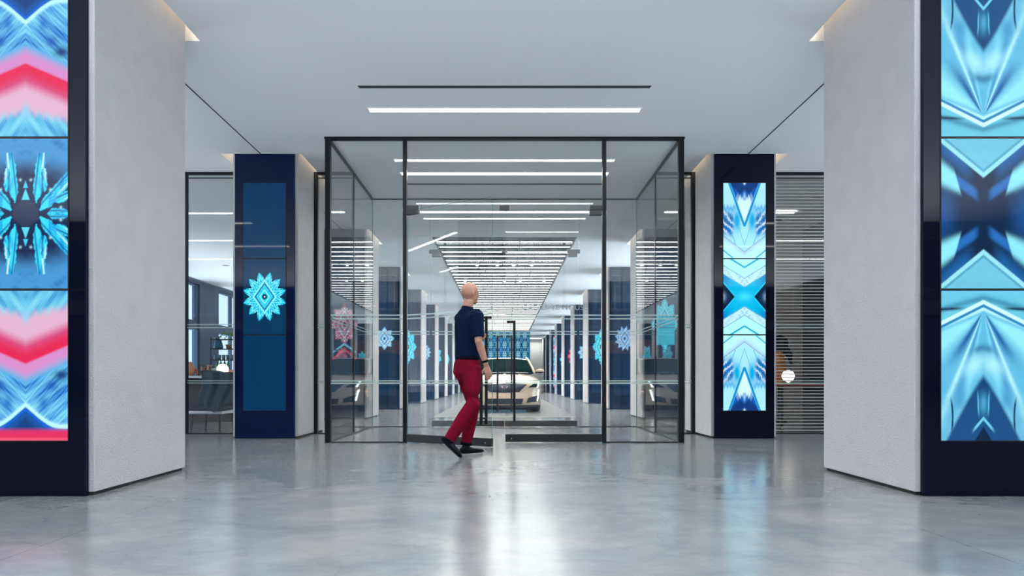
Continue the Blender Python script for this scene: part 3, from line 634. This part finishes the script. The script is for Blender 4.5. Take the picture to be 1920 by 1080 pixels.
def glass_door(n, hinge, s, ang, label, w=1.245, text=False):
    # s = +1: door extends to +x from its hinge; front face is local -y
    r = empty('door_%d' % n, (hinge[0], hinge[1], 0), ang); tag(r, label, kind='structure')
    a, b = sorted((s*.012, s*w))
    pane('door_glass', a, b, .11, DT, r)
    MB().box(a, b, -.026, .026, .012, .112).build('bottom_rail', M['rail'], r, bevel=.003)
    a2, b2 = sorted((s*.012, s*.17)); MB().box(a2, b2, -.03, .03, DT-.062, DT).build('patch_fitting', M['fitting'], r, bevel=.003)
    for q in (-.062, .062):
        h = MB().box(s*(w-.115)-.015, s*(w-.115)+.015, q-.014, q+.014, .27, 1.56)
        h.box(s*(w-.115)-.012, s*(w-.115)+.012, min(0, q), max(0, q), 1.50, 1.525).box(s*(w-.115)-.012, s*(w-.115)+.012, min(0, q), max(0, q), .33, .355)
        a3, b3 = sorted((s*(w-.115), s*(w-.02))); h.box(a3, b3, q*.3-.008, q*.3+.008, 1.535, 1.56)
        h.build('door_handle', M['black'], r, bevel=.004)
    MB().lathe([(.008, 0), (.008, .004)], (s*(w-.08), -.03, .055), 12, axis='y').build('rail_lock', M['steel'], r)
    if text:
        cu = bpy.data.curves.new('lettering', 'FONT'); cu.body = text; cu.size = .098; cu.extrude = .0008; cu.align_x = 'CENTER'; cu.space_character = 1.05
        to = bpy.data.objects.new('tmp', cu); S.collection.objects.link(to); bpy.context.view_layer.update()
        me = bpy.data.meshes.new_from_object(to.evaluated_get(bpy.context.evaluated_depsgraph_get())); bpy.data.objects.remove(to)
        me.materials.clear(); me.materials.append(M['text'])
        o = bpy.data.objects.new('lettering', me); S.collection.objects.link(o); o.parent = r; o.rotation_euler = (PI/2, 0, 0); o.location = (-.61, -.0105, 1.70)
    return r
glass_door(1, (-DOOR+.02, VF), 1, -math.radians(27), 'left outer glass door pulled open towards the viewer by the man')
glass_door(2, (DOOR-.02, VF), -1, 0, 'right outer glass door, closed, with frosted lettering', text='CADILLAC HOUSE')
glass_door(3, (-DOOR+.02, VB), 1, 0, 'left inner glass door at the back of the vestibule', w=1.25)
glass_door(4, (DOOR-.02, VB), -1, 0, 'right inner glass door at the back of the vestibule', w=1.25)
# shop glazing either side
def shopfront(n, x0, x1, posts, label):
    r = empty('window_%d' % n, (0, ST, 0)); tag(r, label, kind='structure')
    ps = [x0]+posts+[x1]
    for a, b in zip(ps, ps[1:]): pane('window_pane', a+.004, b-.004, .012, H-.03, r)
    for p in posts: MB().box(p-.026, p+.026, -.03, .03, 0, H-.002).build('window_post', M['black'], r)
    MB().box(x0, x1, -.025, .025, H-.035, H-.002).build('window_head', M['black'], r); MB().box(x0, x1, -.014, .014, 0, .012).build('window_track', M['black'], r)
    MB().box(x0, x1, -.012, .012, H-.09, H-.078).build('window_rod', M['rail'], r)
shopfront(21, -9.5, -CO-.003, [-6.8, -4.77], 'tall shop glazing between the left columns'); shopfront(22, CO+.003, 6.2, [], 'tall shop glazing in front of the blind on the right')
shopfront(23, -CI+.003, -VX-.02, [-CI+.025], 'narrow glazing left of the vestibule'); shopfront(24, VX+.02, CI-.003, [CI-.025], 'narrow glazing right of the vestibule')
mb = MB(); z = .03
while z < H-.06: mb.box(CO+.02, 6.15, 8.95, 8.972, z, z+.012); z += .0505
tag(mb.build('window_blind', M['blind']), 'horizontal slatted metal blind behind the right shop glass', 'blind')

# ---------------------------------------------------------------- video wall at the end
def pic_wall(x, w):
    X = x*1.6; px = (X/.43+.5) % 1-.5; u = np.abs(px); pz = (w/.62) % 1-.5; v = np.abs(pz); img = np.zeros(x.shape+(3,)); img[:] = C(0, 70, 92)
    mixc(img, C(80, 225, 250), np.exp(-((v-.08)/.035)**2)*(u < .36)); mixc(img, C(210, 245, 255), np.exp(-((v-.08)/.02)**2)*(u < .22))
    for a, b, r_ in ((.40, .28, .07), (.18, .32, .05), (.0, .42, .06), (.4, .46, .06)): mixc(img, C(50, 170, 235), np.exp(-(((u-a)/r_)**2+((v-b)/r_)**2)**2))
    mixc(img, C(180, 235, 255), line(np.hypot(u-.14, v-.25)-.07, .025)); return img
r = empty('video_wall', (0, 37.25, 0)); tag(r, 'large teal patterned video wall behind the car at the end of the hall', 'video wall')
MB().box(-1.62, 1.62, 0, .25, 0, H+.3).build('wall_housing', M['navy'], r); screen_mesh('screen', pic_wall, .3, H-.01, 1.5, 150, 170, r, hw=1.6, y=-.004)

# ---------------------------------------------------------------- car
def build_car(loc):
    R = empty('car', loc); tag(R, 'champagne sports saloon facing the doors inside the hall', 'car')
    def nose(x): return -.06+.10*abs(x/.9)**2+.5*abs(x/.925)**8      # how far the front face sits back at x
    # body shell stations: y, half width, z underside, shoulder z, top z (centre), top half width
    st = [(.16, .55, .24, .62, .68), (.22, .70, .21, .69, .745), (.36, .83, .19, .735, .80), (.60, .90, .17, .79, .865), (.9, .93, .17, .84, .93), (1.45, .925, .18, .86, .985), (1.75, .92, .18, .88, 1.0), (2.6, .92, .18, .92, 1.0), (3.6, .92, .2, .95, 1.02), (4.3, .90, .22, .97, 1.04), (4.75, .84, .28, .94, 1.03), (4.9, .72, .35, .85, .95)]
    def prof(s_):
        y, hw, zb, zs, zt = s_
        return [(0, zb), (hw*.8, zb), (hw*.96, zb+.06), (hw, zb+.22), (hw*.985, zs-.10), (hw*.955, zs-.01), (hw*.88, zs+.035), (hw*.55, zt-.015), (0, zt)]
    mb = MB(); rings = []
    for s_ in st:
        p = prof(s_); full = p + [(-a, b) for a, b in p[-2:0:-1]]
        rings.append([mb.bm.verts.new((a, s_[0], b)) for a, b in full])
    for j in range(len(rings)-1):
        n_ = len(rings[j])
        for q in range(n_):
            f = mb.bm.faces.new((rings[j][q], rings[j][(q+1) % n_], rings[j+1][(q+1) % n_], rings[j+1][q])); f.smooth = True
    mb.bm.faces.new(rings[0][::-1]); mb.bm.faces.new(rings[-1])
    body = mb.build('body_shell', M['paint'], R); md = body.modifiers.new('s', 'SUBSURF'); md.levels = 2; md.render_levels = 2
    # front bumper skin that wraps the nose
    def skin(x, z): return nose(x)+ .10*max(0, (z-.52)/.25)**2 - .03*max(0, 1-abs(z-.38)/.2)
    def patch(name, quad, m, off=.0, th=.012, n_=10, sym=True, obj=None):
        mb_ = MB()
        for sg in ((1, -1) if sym else (1,)):
            def P(a, b, o_):
                t = [Vector(q) for q in quad]; p = (t[0]*(1-a)+t[1]*a)*(1-b)+(t[3]*(1-a)+t[2]*a)*b
                return (p.x*sg, skin(p.x, p.y)-off-o_, p.y)
            mb_.grid(lambda a, b: P(a, b, th), n_, n_)
            for e in ((lambda a, b: P(a, 0, th*(1-b))), (lambda a, b: P(a, 1, th*(1-b))), (lambda a, b: P(0, a, th*(1-b))), (lambda a, b: P(1, a, th*(1-b)))): mb_.grid(e, n_, 1)
        return mb_.build(name, m, obj or R)
    # painted front skin, above and beside openings
    fp = [(.165, .10), (.19, .0), (.30, .0), (.45, .0), (.55, .0), (.65, .0), (.71, .01), (.745, .06), (.775, .16), (.80, .30)]
    def fs(a, b):
        x = (a*2-1)*.925; q = b*9; i = min(int(q), 8); k = q-i; z = fp[i][0]*(1-k)+fp[i+1][0]*k; dy = fp[i][1]*(1-k)+fp[i+1][1]*k
        return (x, skin(x, min(z, .71))+dy, z-.02*max(0, b-.6)/.4*abs(x/.925)**3)
    mb = MB(); mb.grid(fs, 44, 27); mb.build('front_bumper', M['paint'], R)
    patch('grille', ((0, .49), (.36, .51), (.56, .70), (0, .715)), M['carblack'], .002, .01)
    # mesh pattern on the grille
    mb = MB()
    for i in range(25):
        for j in range(8):
            z = .515+.025*j; x = -.48+.04*i+(.02 if j % 2 else 0)
            if abs(x) < .34+(z-.5)*.9: mb.ell((x, skin(x, z)-.014, z), (.011, .004, .006), seg=6, rings=4)
    mb.build('grille_mesh', M['gmesh'], R)
    patch('lower_intake', ((0, .215), (.43, .215), (.46, .345), (0, .345)), M['carblack'], .004, .01)
    patch('side_intake', ((.54, .24), (.80, .27), (.85, .43), (.58, .36)), M['carblack'], .004, .01)
    patch('headlight', ((.58, .615), (.82, .625), (.86, .745), (.70, .70)), M['carglass'], .004, .01)
    patch('headlight_led', ((.805, .62), (.835, .62), (.88, .77), (.855, .77)), M['led'], .016, .008)
    patch('daytime_light', ((.80, .28), (.83, .29), (.875, .56), (.85, .56)), M['led'], .016, .008)
    patch('splitter', ((0, .13), (.80, .15), (.84, .19), (0, .165)), M['carblack'], .05, .03)
    patch('lower_lip', ((.48, .195), (.82, .205), (.84, .235), (.50, .215)), M['paint'], .02, .012)
    # crest
    y_ = skin(0, .66)-.02
    mb = MB(); mb.prism([(-.085, .66), (.085, .66), (.06, .605), (0, .59), (-.06, .605)], 'y', y_-.012, y_+.02, M['white']); mb.prism([(-.05, .65), (.05, .65), (.035, .617), (0, .607), (-.035, .617)], 'y', y_-.016, y_-.010, M['redenamel'])
    mb.box(-.008, .008, y_-.020, y_-.014, .61, .65, M['chrome']); mb.build('crest_badge', None, R)
    MB().box(-.82, .82, .22, 1.0, .06, .2).build('underbody_valance', M['carblack'], R)
    # hood vent and crease
    MB().box(-.36, -.04, 1.22, 1.34, .94, .985).box(.04, .36, 1.22, 1.34, .94, .985).build('hood_vent', M['carblack'], R)
    # cabin
    sec = [(1.62, .80, .985, .79, 1.0), (1.85, .80, .98, .76, 1.12), (2.25, .80, .98, .66, 1.36), (2.55, .80, .98, .61, 1.425), (3.1, .80, .98, .60, 1.45), (3.7, .79, 1.0, .59, 1.41), (4.2, .74, 1.02, .58, 1.20), (4.55, .66, 1.0, .60, 1.04)]
    mb = MB(); rg = []
    for y, wb, zb, wt, zt in sec:
        p = [(0, zb-.03), (wb, zb), (wb*.45+wt*.55, zb*.45+zt*.55), (wt, zt-.025), (wt*.6, zt), (0, zt+.008)]; full = p+[(-a, b) for a, b in p[-2:0:-1]]; rg.append([mb.bm.verts.new((a, y, b)) for a, b in full])
    for j in range(len(rg)-1):
        for q in range(len(rg[0])): f = mb.bm.faces.new((rg[j][q], rg[j][(q+1) % 10], rg[j+1][(q+1) % 10], rg[j+1][q])); f.smooth = True
    mb.bm.faces.new(rg[0][::-1]); mb.bm.faces.new(rg[-1]); mb.build('window_glass', M['wscreen'], R)
    mb = MB()
    def roofp(a, b):
        y = 2.42+b*1.5; x = (a*2-1); t = [q for q in sec if q[0] <= y][-1]; i = sec.index(t); t2 = sec[i+1]; k = (y-t[0])/(t2[0]-t[0]); wt = t[3]*(1-k)+t2[3]*k; zt = t[4]*(1-k)+t2[4]*k
        return (x*(wt+.01), y, zt+.018-.04*abs(x)**3)
    mb.grid(roofp, 16, 12); mb.build('roof', M['paint'], R)
    mb = MB()
    for s in (1, -1): mb.tube([(s*.815, 1.60, 1.0), (s*.775, 1.86, 1.13), (s*.675, 2.26, 1.37), (s*.63, 2.52, 1.435)], [.035, .034, .032, .03], 8)
    mb.build('windscreen_pillar', M['paint'], R)
    MB().grid(lambda a, b: ((a*2-1)*.66, 1.585-.05*(1-(a*2-1)**2)+.05*b, .995+.012*(1-(a*2-1)**2)+.01*b), 12, 1).build('cowl', M['carblack'], R)
    MB().ell((0, 2.30, 1.31), (.11, .02, .03)).build('rear_view_mirror', M['carblack'], R)
    for s in (1, -1):
        m_ = MB().ell((s*.99, 1.86, 1.06), (.11, .06, .055), M['paint']).ell((s*.99, 1.87, 1.035), (.105, .06, .045), M['carblack']).tube([(s*.80, 1.9, 1.0), (s*.9, 1.87, 1.01)], .02, 8, M['carblack'])
        m_.build('door_mirror', None, R)
        for y in (.86, 3.95):
            c = (s*.80, y, .345); w_ = MB().lathe([(.20, -.11), (.325, -.115), (.345, -.08), (.345, .08), (.325, .115), (.24, .118)], c, 36, axis='x').build('tyre', M['tyre'], R)
            rm = MB().lathe([(.24, -.05), (.245, .10), (.22, .105), (.215, .0)], c, 30, axis='x')
            for k in range(10):
                a = 2*PI*k/10; rm.tube([(c[0]+s*.09, c[1]+.03*math.cos(a), c[2]+.03*math.sin(a)), (c[0]+s*.10, c[1]+.225*math.cos(a), c[2]+.225*math.sin(a))], .014, 6)
            rm.build('wheel_rim', M['rim'], w_)
        MB().tube([(s*.915, .75, .50), (s*.93, .82, .505)], .02, 8).build('side_marker', M['amber'], R)
    return R
build_car((0, 14.42, 0.004))

# ---------------------------------------------------------------- walking man
def remesh(mb, name, m, parent, vox=.01, smooth=6):
    o = mb.build(name, m, None)
    r_ = o.modifiers.new('r', 'REMESH'); r_.mode = 'VOXEL'; r_.voxel_size = vox; r_.use_smooth_shade = True
    s_ = o.modifiers.new('s', 'SMOOTH'); s_.factor = .5; s_.iterations = smooth
    bpy.context.view_layer.update(); me = bpy.data.meshes.new_from_object(o.evaluated_get(bpy.context.evaluated_depsgraph_get()))
    o.modifiers.clear(); o.data = me; me.name = name; me.materials.clear(); me.materials.append(m); o.parent = parent; return o
def build_man():
    B = Vector((-.39, 6.22, 0)); R = empty('person', B); tag(R, 'bald man in navy shirt and red trousers walking right and pulling the glass door', 'person')
    Fd = Vector((.84, .54, 0)).normalized(); Rt = Vector((Fd.y, -Fd.x, 0))      # facing, his right side (towards the camera)
    def P(f, r, z): return Fd*f + Rt*r + Vector((0, 0, z))
    def W(x, y, z): return Vector((x, y, z))-B
    def arm(mb, sh, el, wr, k=1.0, m=None):
        mb.tube([sh, sh.lerp(el, .35), el, el.lerp(wr, .3), wr], [.05*k, .048*k, .040*k, .041*k, .026*k], 14, m)
        mb.ell(el, (.041*k,)*3); mb.ell(sh, (.055*k,)*3)
    body = MB()
    hip = P(0, 0, .98); chest = P(.01, 0, 1.34)
    # torso core, neck, head
    body.tube([P(0, 0, .90), P(0, 0, 1.05), P(.005, 0, 1.25), P(0, 0, 1.45), P(-.01, 0, 1.53)], [(.13, .09), (.125, .09), (.14, .10), (.14, .09), (.06, .05)], 16, up=tuple(Fd))
    body.tube([P(-.012, 0, 1.48), P(.0, 0, 1.57), P(.012, 0, 1.645)], [.064, .056, .056], 14)
    hc = P(.028, 0, 1.725); yaw = math.atan2(Fd.y, Fd.x); hr = Matrix.Rotation(yaw, 3, 'Z')
    body.ell(hc+P(-.006, 0, .022), (.096, .077, .094), rot=hr); body.ell(hc+P(.022, 0, -.035), (.070, .060, .072), rot=hr); body.ell(hc+P(.052, 0, -.082), (.036, .038, .030), rot=hr)
    body.ell(hc+P(.093, 0, -.018), (.020, .012, .024), rot=hr); body.ell(hc+P(.083, 0, -.058), (.012, .024, .010), rot=hr); body.ell(hc+P(.080, 0, .018), (.014, .050, .010), rot=hr)
    for s in (1, -1): body.ell(hc+P(-.004, s*.077, -.012), (.018, .010, .032), rot=hr); body.ell(hc+P(.082, s*.03, .001), (.011, .013, .008), rot=hr)
    # arms. near (right) arm hangs, far (left) arm reaches the handle
    rs, re, rw = P(-.005, .19, 1.475), P(-.01, .245, 1.20), P(.085, .24, .955)
    hb = W(-.272, 6.947, 1.32)
    ls, lw = P(.02, -.19, 1.475), hb+Vector((-.035, -.085, -.02)); le = ls.lerp(lw, .5)+Vector((-.04, -.03, -.13))
    arm(body, rs, re, rw); arm(body, ls, le, lw)
    def hand(wr, d, palm_n, curl, thumb):
        d = d.normalized(); palm_n = palm_n.normalized(); sd = d.cross(palm_n).normalized()
        body.tube([wr-d*.01, wr+d*.03, wr+d*.085], [(.024, .018), (.034, .017), (.040, .014)], 12, up=tuple(palm_n))
        for i, (o_, L_) in enumerate(((-.030, .072), (-.010, .082), (.010, .076), (.030, .060))):
            p0 = wr+d*.08+sd*o_; a = curl
            d1 = (d*math.cos(a*.5)+palm_n*math.sin(a*.5)); d2 = (d*math.cos(a*1.3)+palm_n*math.sin(a*1.3)); d3 = (d*math.cos(a*2)+palm_n*math.sin(a*2))
            p1 = p0+d1*L_*.45; p2 = p1+d2*L_*.32; p3 = p2+d3*L_*.25; body.tube([p0-d*.015, p0, p1, p2, p3], [.0095, .0095, .009, .0082, .007], 8)
        t0 = wr+d*.03+sd*thumb*.028; t1 = t0+(d*.6+sd*thumb*.7+palm_n*.4).normalized()*.038; t2 = t1+(d*.85+palm_n*.5).normalized()*.03; body.tube([t0, t1, t2], [.013, .0105, .0085], 8)
    hand(rw, (rw-re)*.7+Vector((.02, 0, -.12)), -Rt+Fd*.2, .35, -1)
    hand(lw, hb-lw+Vector((.0, .02, .0)), Vector((.85, .3, 0)), .75, 1)
    # legs (covered)
    rh, lh = P(0, .085, .93), P(0, -.085, .93)
    rk, ra = W(-.335, 6.07, .545), W(-.575, 5.99, .175)         # near leg pushes off behind
    lk, la = W(-.335, 6.33, .54), W(-.415, 6.32, .115)
    for h_, k_, a_ in ((rh, rk, ra), (lh, lk, la)): body.tube([h_, k_, a_], [.065, .045, .032], 12)
    body.ell(ra, (.04,)*3); body.ell(la, (.04,)*3)
    remesh(body, 'body', M['skin'], R, .0058, 3)
    # eyes and stubble
    e = MB()
    for s in (1, -1): e.ell(hc+P(.091, s*.03, .003), (.006, .009, .004), rot=hr)
    e.build('eye', M['white'], R)
    # shirt
    sh = MB(); up = tuple(Fd)
    sh.tube([P(-.005, 0, 1.02), P(-.005, 0, 1.06), P(-.004, 0, 1.16), P(0, 0, 1.27), P(-.002, 0, 1.38), P(-.012, 0, 1.46), P(-.018, 0, 1.52), P(-.012, 0, 1.545)], [(.155, .112), (.160, .118), (.158, .118), (.172, .125), (.185, .125), (.175, .11), (.105, .085), (.072, .066)], 24, up=up)
    for a, b, k in ((rs, rs.lerp(re, .86), 1.1), (ls, le, 1.0)):
        sh.ell(a+Vector((0, 0, -.005)), (.074, .072, .072)); sh.tube([a, a.lerp(b, .5), a.lerp(b, 1.0), ], [.073*k, .064*k, .058*k], 16)
    sh.tube([le, le.lerp(lw, .35)], [.056, .052], 16); sh.ell(le, (.056,)*3)
    remesh(sh, 'shirt', M['shirt'], R, .010, 5)
    cl = MB(); cl.tube([P(-.010, 0, 1.53), P(-.002, 0, 1.575)], [(.068, .068), (.062, .064)], 20, up=up); cl.build('collar', M['shirt'], R)
    bt = MB(); bt.tube([P(-.005, 0, 1.012), P(-.005, 0, 1.05)], [(.160, .120), (.160, .120)], 28, up=up); bt.build('belt', M['belt'], R)
    # trousers
    tr = MB(); tr.tube([P(-.005, 0, 1.025), P(-.008, 0, .96), P(-.012, 0, .88), P(-.008, 0, .82)], [(.156, .118), (.170, .132), (.172, .138), (.14, .11)], 24, up=up)
    for h_, k_, a_, dn in ((rh, rk, ra, .03), (lh, lk, la, .0)):
        dr = (a_-k_).normalized()
        tr.tube([h_+Vector((0, 0, .0)), h_.lerp(k_, .3), h_.lerp(k_, .7), k_, k_.lerp(a_, .35), k_.lerp(a_, .75), a_-dr*.0], [.103, .099, .080, .072, .074, .064, .060], 18)
        tr.ell(k_, (.073,)*3)
    remesh(tr, 'trousers', M['trousers'], R, .010, 4)
    for a_, k_ in ((ra, rk), (la, lk)):
        dr = (a_-k_).normalized(); MB().tube([a_-dr*.02, a_+dr*.012], [.064, .062], 18).build('trouser_cuff', M['belt'], R)
    MB().tube([rw+(re-rw).normalized()*.035, rw+(re-rw).normalized()*.058], [.033, .034], 14).build('wristwatch', M['belt'], R)
    # shoes
    def shoe(ank, heel, toe, toe_z):
        s_ = MB(); hl = Vector(heel); to = Vector(toe); d = (to-hl).normalized(); u_ = Vector((0, 0, 1)); n_ = (ank-hl.lerp(to, .25)).normalized()
        pts = [hl-d*.005, hl+d*.04, hl.lerp(to, .45), hl.lerp(to, .72), hl.lerp(to, .92), to+d*.01]
        s_.tube([p+n_*h for p, h in zip(pts, (.030, .040, .036, .030, .026, .022))], [(.022, .022), (.038, .040), (.042, .036), (.047, .029), (.040, .023), (.014, .012)], 16, up=tuple(n_))
        s_.tube([ank+(ank-hl.lerp(to, .3)).normalized()*.01, hl.lerp(to, .24)+n_*.035], [.045, .044], 14); remesh(s_, 'shoe', M['shoe'], R, .008, 3)
    shoe(la, W(-.478, 6.275, .012), W(-.235, 6.36, .012), 0); shoe(ra, W(-.66, 5.98, .195), W(-.455, 5.93, .012), 0)
    return R
build_man()

# ---------------------------------------------------------------- side room on the left
def cushion_chair():
    r = empty('lounge_chair', (-4.70, 9.62, 0), math.radians(0)); tag(r, 'low dark lounge chair facing left behind the left shop glass', 'chair')
    MB().box(-.34, .20, -.27, .27, .26, .31).build('seat_frame', M['white'], r, bevel=.015); MB().box(-.34, .16, -.27, .27, .312, .45).build('seat_cushion', M['fabric'], r, bevel=.04)
    b = MB(); b.grid(lambda a, c: (.16+.12*math.cos((a-.5)*1.6)-.04+.10*c, (a-.5)*.62, .42+.50*c), 12, 8)
    o = b.build('backrest', M['fabric'], r); m_ = o.modifiers.new('t', 'SOLIDIFY'); m_.thickness = .05
    for x, y in ((-.30, -.22), (-.30, .22), (.14, -.22), (.14, .22)): MB().tube([(x, y, .27), (x*1.05, y*1.05, 0)], [.022, .012], 10).build('leg', M['darkwood'], r)
    return r
cushion_chair()
jk = MB()
def jf(a, b):
    x = -.12+.62*a; fold = .025*math.sin(a*17)+.015*math.sin(a*31+b*4); y = -.34-.03*b+fold*.8; z = .95-.66*b*(1-.35*abs(a-.45)*1.6)-.05*a*(1-b); return (x*(1-.15*b)+.03*math.sin(b*5), y, z)
jk.grid(jf, 26, 20); jk.grid(lambda a, b: (-.12+.62*a, -.34+.36*b, .95-.05*a+.02*math.sin(a*9)), 26, 4)
o = jk.build('jacket', M['coatf']); o.location = (-4.70, 9.62, .0); m_ = o.modifiers.new('t', 'SOLIDIFY'); m_.thickness = .012; tag(o, 'slate grey jacket draped over the back of the lounge chair', 'jacket')
r = empty('bar_counter', (-6.2, 11.6, 0)); tag(r, 'long counter with white top behind the lounge chair', 'counter')
MB().box(-2.2, 1.1, -.35, .35, 0, .80).build('counter_body', M['darkwood'], r); MB().box(-2.25, 1.15, -.40, .40, .84, .885).build('worktop', M['white'], r, bevel=.004); MB().box(-2.2, 1.1, -.37, .37, .80, .84).build('shadow_rail', M['black'], r)
def place(name, mb, loc, lab, cat, grp=None):
    o = mb.build(name); o.location = loc; tag(o, lab, cat, grp); return o
r = empty('globe_lamp', (-5.42, 11.28, .885)); tag(r, 'glowing round globe table lamp on the white counter, left room', 'lamp')
MB().ell((0, 0, .125), (.108, .108, .108)).build('globe', M['globe'], r); MB().lathe([(.05, 0), (.05, .012), (.02, .02), (.02, .03)]).build('base', M['chrome'], r)
place('pottery_jug', MB().lathe([(.06, 0), (.12, .06), (.13, .13), (.08, .2), (.04, .24), (.045, .27)], m=M['amberglass']), (-6.12, 11.4, .886), 'round amber pottery jug at the left end of the counter', 'jug')
place('wooden_box', MB().box(-.16, .16, -.08, .08, 0, .12, M['wood']), (-5.42, 11.62, .886), 'tan wooden box on the counter below the globe lamp', 'box')
for i in range(8):
    h = .12+.03*((i*7) % 4); m_ = (M['redbook'], M['darkwood'], M['greybook'], M['redbook'], M['darkwood'], M['wood'], M['darkwood'], M['greybook'])[i]
    place('book', MB().box(-.018, .018, -.07, .07, 0, h, m_), (-5.96+.042*i, 11.44, .886), 'small upright book on the counter between jug and lamp, %s from the left' % ('first', 'second', 'third', 'fourth', 'fifth', 'sixth', 'seventh', 'eighth')[i], 'book', 'books on the counter')
r = empty('shelf_unit', (-6.75, 14.3, 0)); tag(r, 'slender open shelf unit in front of the left windows', 'shelf')
for z in (1.02, 1.28, 1.55, 1.78): MB().box(-.35, .55, -.15, .15, z, z+.015).build('shelf', M['black'], r)
for x in (-.34, .53): MB().box(x, x+.012, -.15, -.138, 0, 1.85).build('upright', M['black'], r)
for i in range(4): place('green_bottle', MB().lathe([(.032, 0), (.034, .02), (.034, .16), (.012, .22), (.012, .27)], m=M['bottle']), (-6.98+.09*i, 14.25, 1.036), 'green glass bottle on the lowest shelf, %s from left' % ('first', 'second', 'third', 'fourth')[i], 'bottle', 'green bottles on the shelf')
for i in range(8): place('tumbler', MB().lathe([(.035, 0), (.042, .12), (.038, .12), (.034, .01)], m=M['tumbler']), (-7.02+.1*i, 14.25, 1.296), 'pale blue glass on the second shelf from the bottom', 'glass', 'glasses on the shelf')
place('blue_vase', MB().lathe([(.10, 0), (.11, .05), (.07, .2), (.05, .24)], m=M['vase']), (-6.95, 14.25, 1.566), 'dark blue tapered vase on the third shelf', 'vase')
place('small_bowl', MB().lathe([(.03, 0), (.07, .05), (.065, .05), (.02, .01)], m=M['tumbler']), (-6.98, 14.25, 1.796), 'small pale bowl on the top shelf', 'bowl')
r = empty('potted_plant', (-6.70, 14.25, 1.566)); tag(r, 'bushy bright green plant in a clay pot on the third shelf', 'plant')
MB().lathe([(.05, 0), (.07, .1), (.06, .1)]).build('pot', M['pot'], r); mb = MB(); rr = random.Random(3)
for i in range(160):
    a, t = rr.uniform(0, 2*PI), rr.uniform(.2, 1.1); q = Vector((math.cos(a)*.22*math.sin(t*1.4), math.sin(a)*.18*math.sin(t*1.4), .12+.28*math.cos(t*1.2))); d = Vector((rr.uniform(-1, 1), rr.uniform(-1, 1), rr.uniform(-.3, 1))).normalized()*.05; e = d.cross(Vector((0, 0, 1))).normalized()*.018
    mb.quad([q, q+d*.5+e, q+d, q+d*.5-e])
mb.build('foliage', M['leaf'], r, normals=False)
r = empty('magazine_stack', (-5.75, 11.17, .60)); bpy.data.objects.remove(r)
# ---------------------------------------------------------------- room behind the blind
r = empty('side_table', (5.45, 10.4, 0)); tag(r, 'long dark table behind the blind', 'table')
MB().box(-.75, .70, -.35, .35, .70, .735).build('table_top', M['redbook'], r, bevel=.004)
for x in (-.68, .63):
    for y in (-.3, .3): MB().box(x-.02, x+.02, y-.02, y+.02, 0, .70).build('leg', M['black'], r)
r = empty('globe_lamp', (4.98, 10.3, .736)); tag(r, 'glowing round globe lamp on the dark table behind the right blind', 'lamp')
MB().ell((0, 0, .14), (.105, .105, .105)).build('globe', M['globe'], r); MB().lathe([(.055, 0), (.055, .012), (.02, .02), (.02, .04)]).build('base', M['chrome'], r)
r = empty('made_up_stand', (5.28, 11.3, 0)); tag(r, 'made-up stand with dark hood and orange cloth behind the blind, beside the globe lamp', 'coat stand')  # stand invented for an unclear orange and dark shape
MB().lathe([(.16, 0), (.16, .02), (.02, .03), (.018, 1.35)]).build('pole', M['black'], r)
def cf(a, b):
    t = 2*PI*a; w_ = .05+.10*math.sin(min(1, b*1.3)*PI*.55)+.01*math.sin(7*t); return (w_*math.cos(t)-.03*b, w_*.7*math.sin(t), 1.42-.72*b)
MB().grid(cf, 24, 14).build('coat', M['orange'], r)
MB().ell((.02, 0, 1.50), (.16, .13, .17), M['belt']).tube([(.03, -.02, 1.5), (.20, -.02, 1.28), (.24, -.02, 1.1)], [.09, .06, .02], 12, M['belt']).build('hood', None, r)

# ---------------------------------------------------------------- street behind the viewpoint (seen mirrored in the dark panels)
r = empty('street_building', (0, -17, 0)); tag(r, 'brick and stone building across the street, mirrored in the dark panels', 'building')
MB().box(-24, 24, -1, 0, 0, 15).build('facade', M['brick'], r)
MB().box(-24, 24, 0, .25, 3.6, 4.2).box(-24, 24, 0, .2, 7.6, 7.9).box(-24, 24, 0, .35, 14.6, 15.2).build('cornice', M['stone'], r)
for i in range(12):
    x = -22+4*i; f = MB()
    for z in (4.6, 8.3, 11.5): f.box(x-1.1, x+1.1, 0, .08, z, z+2.3, M['stone']).box(x-.95, x-.03, .08, .10, z+.12, z+2.2, M['winblue']).box(x+.03, x+.95, .08, .10, z+.12, z+2.2, M['winblue'])
    f.box(x-1.5, x+1.5, 0, .06, .3, 3.3, M['winblue']); f.build('window', None, r)
MB().prism([(0, 3.0), (1.2, 2.3), (1.2, 2.2), (0, 2.2)], 'x', -9, -4.5).prism([(0, 3.0), (1.2, 2.3), (1.2, 2.2), (0, 2.2)], 'x', 5, 9).build('awning', M['awning'], r)
